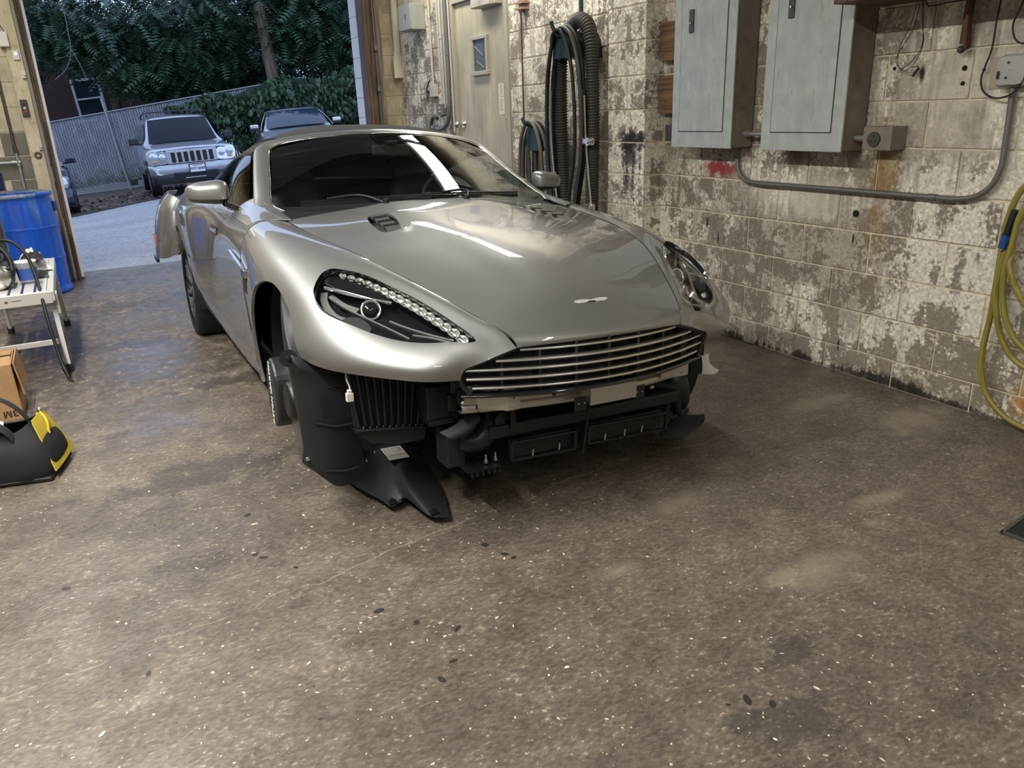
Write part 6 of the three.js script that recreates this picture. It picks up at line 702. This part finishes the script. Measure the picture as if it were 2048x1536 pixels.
part('coolant_hose', tube([[.40, .345, .52], [.45, .34, .54], [.495, .32, .55], [.51, .26, .55], [.53, .215, .54], [.60, .20, .50]], .014, 40, 10), M.rubber, car);
part('coolant_hose', tube([[.36, .315, .54], [.42, .312, .55], [.455, .30, .555], [.455, .23, .555], [.48, .205, .55], [.515, .205, .54]], .009, 40, 8), M.rubber, car);
part('hose_clamp', [cyl(.013, .013, [.405, .312, .55], [.425, .312, .55], 12), box(.02, .012, .02, .385, .345, .53)], M.satin, car);
part('horn', [lathe([[.002, 0], [.035, .002], [.038, .008], [.036, .014], [.012, .018], [.008, .03]], 24, new THREE.Matrix4().makeRotationX(Math.PI / 2).setPosition(-.285, .335, .555)), box(.02, .075, .012, -.262, .345, .585, .003), box(.035, .02, .02, -.262, .385, .575, .004)], M.plastic, car);
part('radiator', [box(.86, .20, .04, .06, .33, .40, .006)], M.dark, car);
for (const y of [.26, .325, .385]) part('radiator_rail', tube([[-.30, y, .44], [.06, y - .004, .455], [.44, y, .44]], .007, 16, 6), M.plastic, car);
{ const g = sub('lower_intake', car); for (const [x0, x1] of [[-.275, -.02], [.05, .40]]) { part('intake_frame', [bar([x0, .262, .60], [x1, .262, .615], .012, .008), bar([x0, .195, .60], [x1, .195, .615], .012, .008), bar([x0, .262, .60], [x0, .195, .60], .01, .012, V(1, 0, 0)), bar([x1, .262, .615], [x1, .195, .615], .01, .012, V(1, 0, 0))], M.black, g); part('intake_panel', extr([[x0, .195], [x1, .195], [x1, .262], [x0, .262]], .006).translate(0, 0, .575), M.dark, g); }
  for (const x of [-.20, -.09, .11, .20, .28]) part('clip_pin', cyl(.0035, .003, [x, .205, .618], [x, .232, .622], 8), M.satin, g);
  part('centre_rod', cyl(.005, .005, [.012, .17, .62], [.012, .40, .66], 8), M.black, g); part('crossmember', box(.84, .05, .10, .07, .30, .53, .01), M.plastic, g); }
part('splash_guard', shell(loft([[[.40, .155, .60], [.44, .135, .61], [.50, .12, .60]], [[.44, .150, .54], [.50, .13, .56], [.56, .115, .56]], [[.54, .16, .48], [.58, .145, .52], [.66, .14, .54]], [[.60, .165, .42], [.66, .15, .46], [.72, .15, .48]]], 14, 10), .006), M.plastic, car);
part('finned_plate', [...[0, 1, 2, 3, 4, 5].map((k) => bar([-.43 + k * .022, .165, .60], [-.455 + k * .022 + .05, .175, .50], .006, .012)), box(.13, .006, .1, -.375, .175, .535)], M.black, car);
for (const [x, y, z] of [[-.355, .205, .555], [-.315, .205, .55]]) part('stud', [cyl(.008, .008, [x, y - .02, z], [x, y - .008, z], 10), cyl(.004, .004, [x, y - .01, z], [x, y + .012, z], 8)], M.satin, car);
{ const c = sub('wire_connector', car); part('wire', tube([[-.795, .565, .42], [-.80, .53, .435], [-.793, .505, .44], [-.795, .485, .445]], .003, 16, 6), M.ivory, c); part('plug', [box(.024, .03, .018, -.797, .472, .447, .003), box(.014, .014, .014, -.797, .49, .447, .002)], M.ivory, c); }
{ const t = part('paper_wrap', shell(loft([[[.665, .425, .50], [.69, .432, .505], [.715, .425, .49]], [[.660, .39, .515], [.688, .392, .525], [.712, .388, .50]], [[.655, .355, .52], [.70, .352, .54], [.748, .357, .52]]], 10, 10), .002), M.paper, car); t.userData.label = 'crumpled white paper wrapped on bracket'; }
// arch liner hanging down and the loose undertray
{ const net = [
    [[-.875, .772, -.08], [-.895, .762, .0], [-.895, .735, .10], [-.86, .70, .18], [-.76, .66, .20], [-.70, .64, .20]],
    [[-.905, .725, .02], [-.925, .69, .13], [-.935, .60, .245], [-.88, .565, .27], [-.76, .55, .28], [-.70, .53, .27]],
    [[-.915, .62, .06], [-.935, .60, .16], [-.925, .53, .25], [-.86, .50, .285], [-.76, .48, .285], [-.70, .46, .26]],
    [[-.905, .52, .09], [-.930, .50, .18], [-.915, .43, .255], [-.86, .40, .29], [-.77, .37, .285], [-.71, .35, .26]],
    [[-.900, .40, .13], [-.922, .375, .20], [-.905, .32, .26], [-.85, .29, .295], [-.77, .27, .285], [-.71, .26, .26]],
    [[-.905, .27, .19], [-.918, .245, .235], [-.895, .21, .275], [-.84, .18, .30], [-.77, .17, .285], [-.71, .17, .26]],
    [[-.918, .20, .215], [-.925, .185, .245], [-.885, .15, .28], [-.83, .10, .30], [-.77, .09, .285], [-.71, .10, .26]]];
  const l = part('arch_liner', shell(loft(net, 48, 40), .004), M.plastic, car); l.userData.label = 'black plastic wheel arch liner hanging loose';
  for (const q of [[[-.88, .345, .293], [-.82, .325, .30], [-.75, .32, .294]], [[-.86, .165, .305], [-.79, .15, .302], [-.74, .15, .29]], [[-.83, .47, .297], [-.79, .455, .30]]]) part('rib', tube(q, .005, 10, 6), M.plastic, l);
  for (const [x, y, z] of [[-.912, .205, .262], [-.865, .10, .305]]) part('rivet', cyl(.008, .006, [x, y, z], [x, y + .002, z + .008], 12), M.satin, l);
  part('fixing_washer', [cyl(.030, .030, [-.938, .575, .238], [-.944, .577, .252], 20), cyl(.008, .006, [-.944, .577, .252], [-.947, .578, .262], 10)], M.black, l);
  const wl = (x, y, z) => [x, y, z];
  const tray = [[[-.72, -.012, .01], [-.70, -.008, .14], [-.66, -.006, .29], [-.645, -.008, .345], [-.60, .0, .34]], [[-.64, .03, -.05], [-.62, .06, .11], [-.61, .05, .24], [-.60, .02, .325], [-.585, .01, .345]], [[-.56, .06, -.10], [-.56, .11, .09], [-.56, .095, .21], [-.57, .05, .34], [-.565, .0, .44]], [[-.48, .06, -.12], [-.50, .105, .09], [-.50, .09, .22], [-.515, .04, .36], [-.54, -.004, .505]], [[-.40, .04, -.13], [-.42, .05, .09], [-.43, .04, .24], [-.45, .015, .38], [-.49, -.006, .525]]].map((r) => r.map((p) => wl(...p)));
  const t = part('undertray', shell(loft(tray, 30, 30, true), .004), M.plastic, car); t.userData.label = 'loose black undertray panel lying on the concrete';
  for (const [x, y, z] of [[-.668, .028, .05], [-.63, .052, .035], [-.59, .075, .02]]) part('rivet', cyl(.006, .004, [x, y, z], [x, y + .01, z + .003], 10), M.satin, t);
  for (const [x, y, z] of [[-.635, .004, .335], [-.535, .008, .49]]) part('edge_clip', [box(.03, .008, .022, x, y, z), box(.012, .014, .01, x, y + .006, z)], M.black, t);
  const lab = new THREE.PlaneGeometry(.082, .105, 1, 1), cv = document.createElement('canvas'); cv.width = 168; cv.height = 216; const x = cv.getContext('2d'); x.fillStyle = '#e9e7dc'; x.fillRect(0, 0, 168, 216); x.fillStyle = '#d8cfae'; x.fillRect(0, 130, 168, 34); x.strokeStyle = '#333'; x.lineWidth = 3; x.strokeRect(84, 26, 44, 64); x.beginPath(); x.moveTo(128, 26); x.lineTo(152, 58); x.lineTo(128, 90); x.stroke(); x.fillStyle = '#444'; for (let i = 0; i < 5; i++) { x.fillRect(16, 28 + i * 12, 7, 6); x.fillRect(46, 24 + i * 12, 6, 5); x.fillRect(140, 30 + i * 12, 10, 4); }
  const tx = new THREE.CanvasTexture(cv); tx.colorSpace = THREE.SRGBColorSpace; lab.rotateX(-Math.PI / 2); lab.rotateZ(-.02); lab.rotateX(.10); lab.translate(-.553, .116, .152); part('part_label', lab, std({ map: tx, roughness: .7 }), t);
}
// ---- wheels and brakes
function wheel(parent, s, z, y, r, w, xo) {
  const g = sub('wheel', parent), put = (q) => { q.rotateZ(Math.PI / 2); if (s > 0) q.rotateY(Math.PI); q.translate(s * xo, y, z); return q; };
  part('tyre', put(lathe([[r - .09, -w], [r - .03, -w - .004], [r - .008, -w + .012], [r, -w + .03], [r, -.03], [r - .008, -.012], [r - .03, .004], [r - .095, .0]], 56)), M.rubber, g);
  part('rim', put(lathe([[r - .092, -w], [r - .10, -w + .02], [r - .105, -.05], [r - .10, -.012], [r - .09, .001], [r - .098, -.004]], 48)), M.black, g);
  for (let k = 0; k < 10; k++) { const a = k * 36 * D2R; const sp = merge(bar([.03 * Math.cos(a), -.03, .03 * Math.sin(a)], [(r - .1) * Math.cos(a - .10), -.016, (r - .1) * Math.sin(a - .10)], .02, .016), bar([.11 * Math.cos(a), -.025, .11 * Math.sin(a)], [(r - .1) * Math.cos(a + .14), -.016, (r - .1) * Math.sin(a + .14)], .014, .014)); part('spoke', put(sp), k % 2 ? M.gloss : M.satin, g); }
  part('hub', put(lathe([[0, -.02], [.03, -.02], [.045, -.03], [.06, -.05]], 20)), M.gloss, g); part('brake_disc', put(lathe([[.06, -.11], [.18, -.11], [.18, -.08], [.06, -.08]], 40)), M.disc, g);
}
for (const s of [-1, 1]) wheel(car, s, RARCH[0], .345 - (s > 0 ? .06 : .012), .345, .28, .935);
wheel(car, 1, ARCH[0], .30, .34, .24, .915);
{ const b = sub('front_brake', car), y0 = .31; const put = (q) => { q.rotateZ(Math.PI / 2); q.translate(-.845, y0, ARCH[0]); return q; };
  part('brake_disc', put(lathe([[.07, -.014], [.178, -.014], [.178, .014], [.07, .014]], 48)), M.disc, b); part('disc_bell', put(lathe([[.0, .05], [.06, .05], [.075, .04], [.08, .0]], 32)), M.black, b);
  const cal = smoothPoly([[-.255, .10], [-.20, .135], [-.13, .09], [-.115, 0], [-.13, -.09], [-.20, -.135], [-.255, -.10], [-.275, 0]], 40); const cg = extr(cal, .10, .012); cg.rotateY(-Math.PI / 2); cg.translate(-.80, y0 - .02, ARCH[0] - .0); cg.applyMatrix4(new THREE.Matrix4()); 
  const C = part('caliper', cg, std({ color: rgb(.02, .02, .02), roughness: .45 }), b);
  const tg = text('ASTON MARTIN', .026, .0015); tg.rotateZ(Math.PI / 2); tg.rotateY(-Math.PI / 2); tg.translate(-.9135, y0 - .02, ARCH[0] - .20); part('lettering', tg, std({ color: rgb(.8, .8, .78), roughness: .5 }), C);
  part('suspension_arm', [bar([-.80, .22, -.10], [-.45, .24, -.05], .06, .035), bar([-.80, .44, -.12], [-.5, .50, -.15], .04, .03), cyl(.035, .035, [-.74, .30, -.1], [-.66, .72, -.12], 16)], M.black, b);
  part('jack_stand', [cyl(.10, .03, [-.55, -.04, -.45], [-.55, .20, -.45], 4)], M.black, b); }
for (const s of [-1, 1]) part('wheel_well', shell(loft([-30, 10, 50, 90, 130, 170, 210].map((a) => [.55, .72, .855].map((x) => [s * x, ARCH[1] + .40 * Math.sin(a * D2R), ARCH[0] - .40 * Math.cos(a * D2R)])), 30, 4, s > 0), .004), M.plastic, car);
for (const s of [-1, 1]) part('wheel_well', shell(loft([-20, 20, 55, 90, 125, 160, 200].map((a) => [.55, .75, .92].map((x) => [s * x, RARCH[1] + .395 * Math.sin(a * D2R), RARCH[0] - .395 * Math.cos(a * D2R)])), 30, 4, s > 0), .004), M.dark, car);
part('floor_pan', [box(1.5, .06, 3.0, 0, .24, -1.75, .02), box(1.1, .30, .9, 0, .42, -.1, .02), box(.55, .20, .25, 0, .5, .33, .02), box(1.2, .34, .8, 0, .5, -3.1, .05)], M.dark, car);
// ---- cabin
{ const c = sub('cabin', car);
  part('dashboard', geo(loft([[-.74, .955, -.85, .3], [-.40, .965, -.80, .3], [0, .968, -.78, .3], [.40, .968, -.80, .3], [.74, .955, -.85, .3]].map(([x, y, z]) => [[x, y, z], [x, y + .012, z - .15], [x, y + .002, z - .32], [x, y - .06, z - .40], [x, y - .25, z - .38]]), 24, 20, true)), M.leather, c);
  part('instrument_hood', geo(loft([.2, .28, .37, .46, .54].map((x, i) => { const k = [0, .8, 1, .8, 0][i]; return [[x, .972, -1.0], [x, .972 + .035 * k, -1.06], [x, .975 + .03 * k, -1.16], [x, .95, -1.18]]; }), 12, 12, true)), M.leather, c);
  const sw = sub('steering_wheel', c); const tor = new THREE.TorusGeometry(.18, .016, 10, 40); tor.rotateX(-.35); tor.translate(.37, .93, -1.30); part('rim', tor, M.leather, sw); part('spokes', [bar([.20, .93, -1.30], [.54, .93, -1.30], .03, .02), cyl(.06, .05, [.37, .93, -1.31], [.37, .925, -1.27], 20)], M.leather, sw);
  for (const s of [-1, 1]) { const st = sub('seat', c); part('backrest', geo(loft([[.26, .02], [.30, .05], [.42, .065], [.50, .065], [.56, .03]].map(([x, d]) => [[s * (.37 + (x - .40) * 1.3), .42, -1.72 + d], [s * (.37 + (x - .40) * 1.45), .70, -1.82 + d], [s * (.37 + (x - .40) * 1.2), .93, -1.92 + d], [s * (.37 + (x - .40) * .8), 1.07, -1.97 + d], [s * (.37 + (x - .40) * .6), 1.10, -2.02]]), 16, 20)), M.leather, st); part('cushion', box(.46, .14, .5, s * .37, .43, -1.5, .05), M.leather, st); part('headrest', box(.24, .15, .09, s * .37, 1.06, -1.96, .04), M.leather, st); }
  part('rear_bulkhead', [box(1.36, .75, .06, 0, .62, -2.45, .02), extr([[-.70, .9], [.70, .9], [.62, 1.06], [.36, 1.15], [-.36, 1.15], [-.62, 1.06]], .02).translate(0, 0, -2.52)], M.dark, c); part('rear_view_mirror', [box(.21, .06, .03, 0, 1.225, -1.26, .012), box(.05, .02, .10, 0, 1.265, -1.27, .006)], M.black, c);
  part('centre_console', box(.22, .30, .8, 0, .62, -1.45, .04), M.leather, c); part('headlining', geo(offset(loft([-1.45, -1.8, -2.2, -2.55].map((z, i) => [-1, -.5, 0, .5, 1].map((f) => [f * .62, [1.26, 1.28, 1.23, 1.12][i] - .06 * f * f, z])), 12, 12, true), -.01)), std({ color: rgb(.06, .058, .055), roughness: .95 }), c);
}
renderer.render(scene, camera);
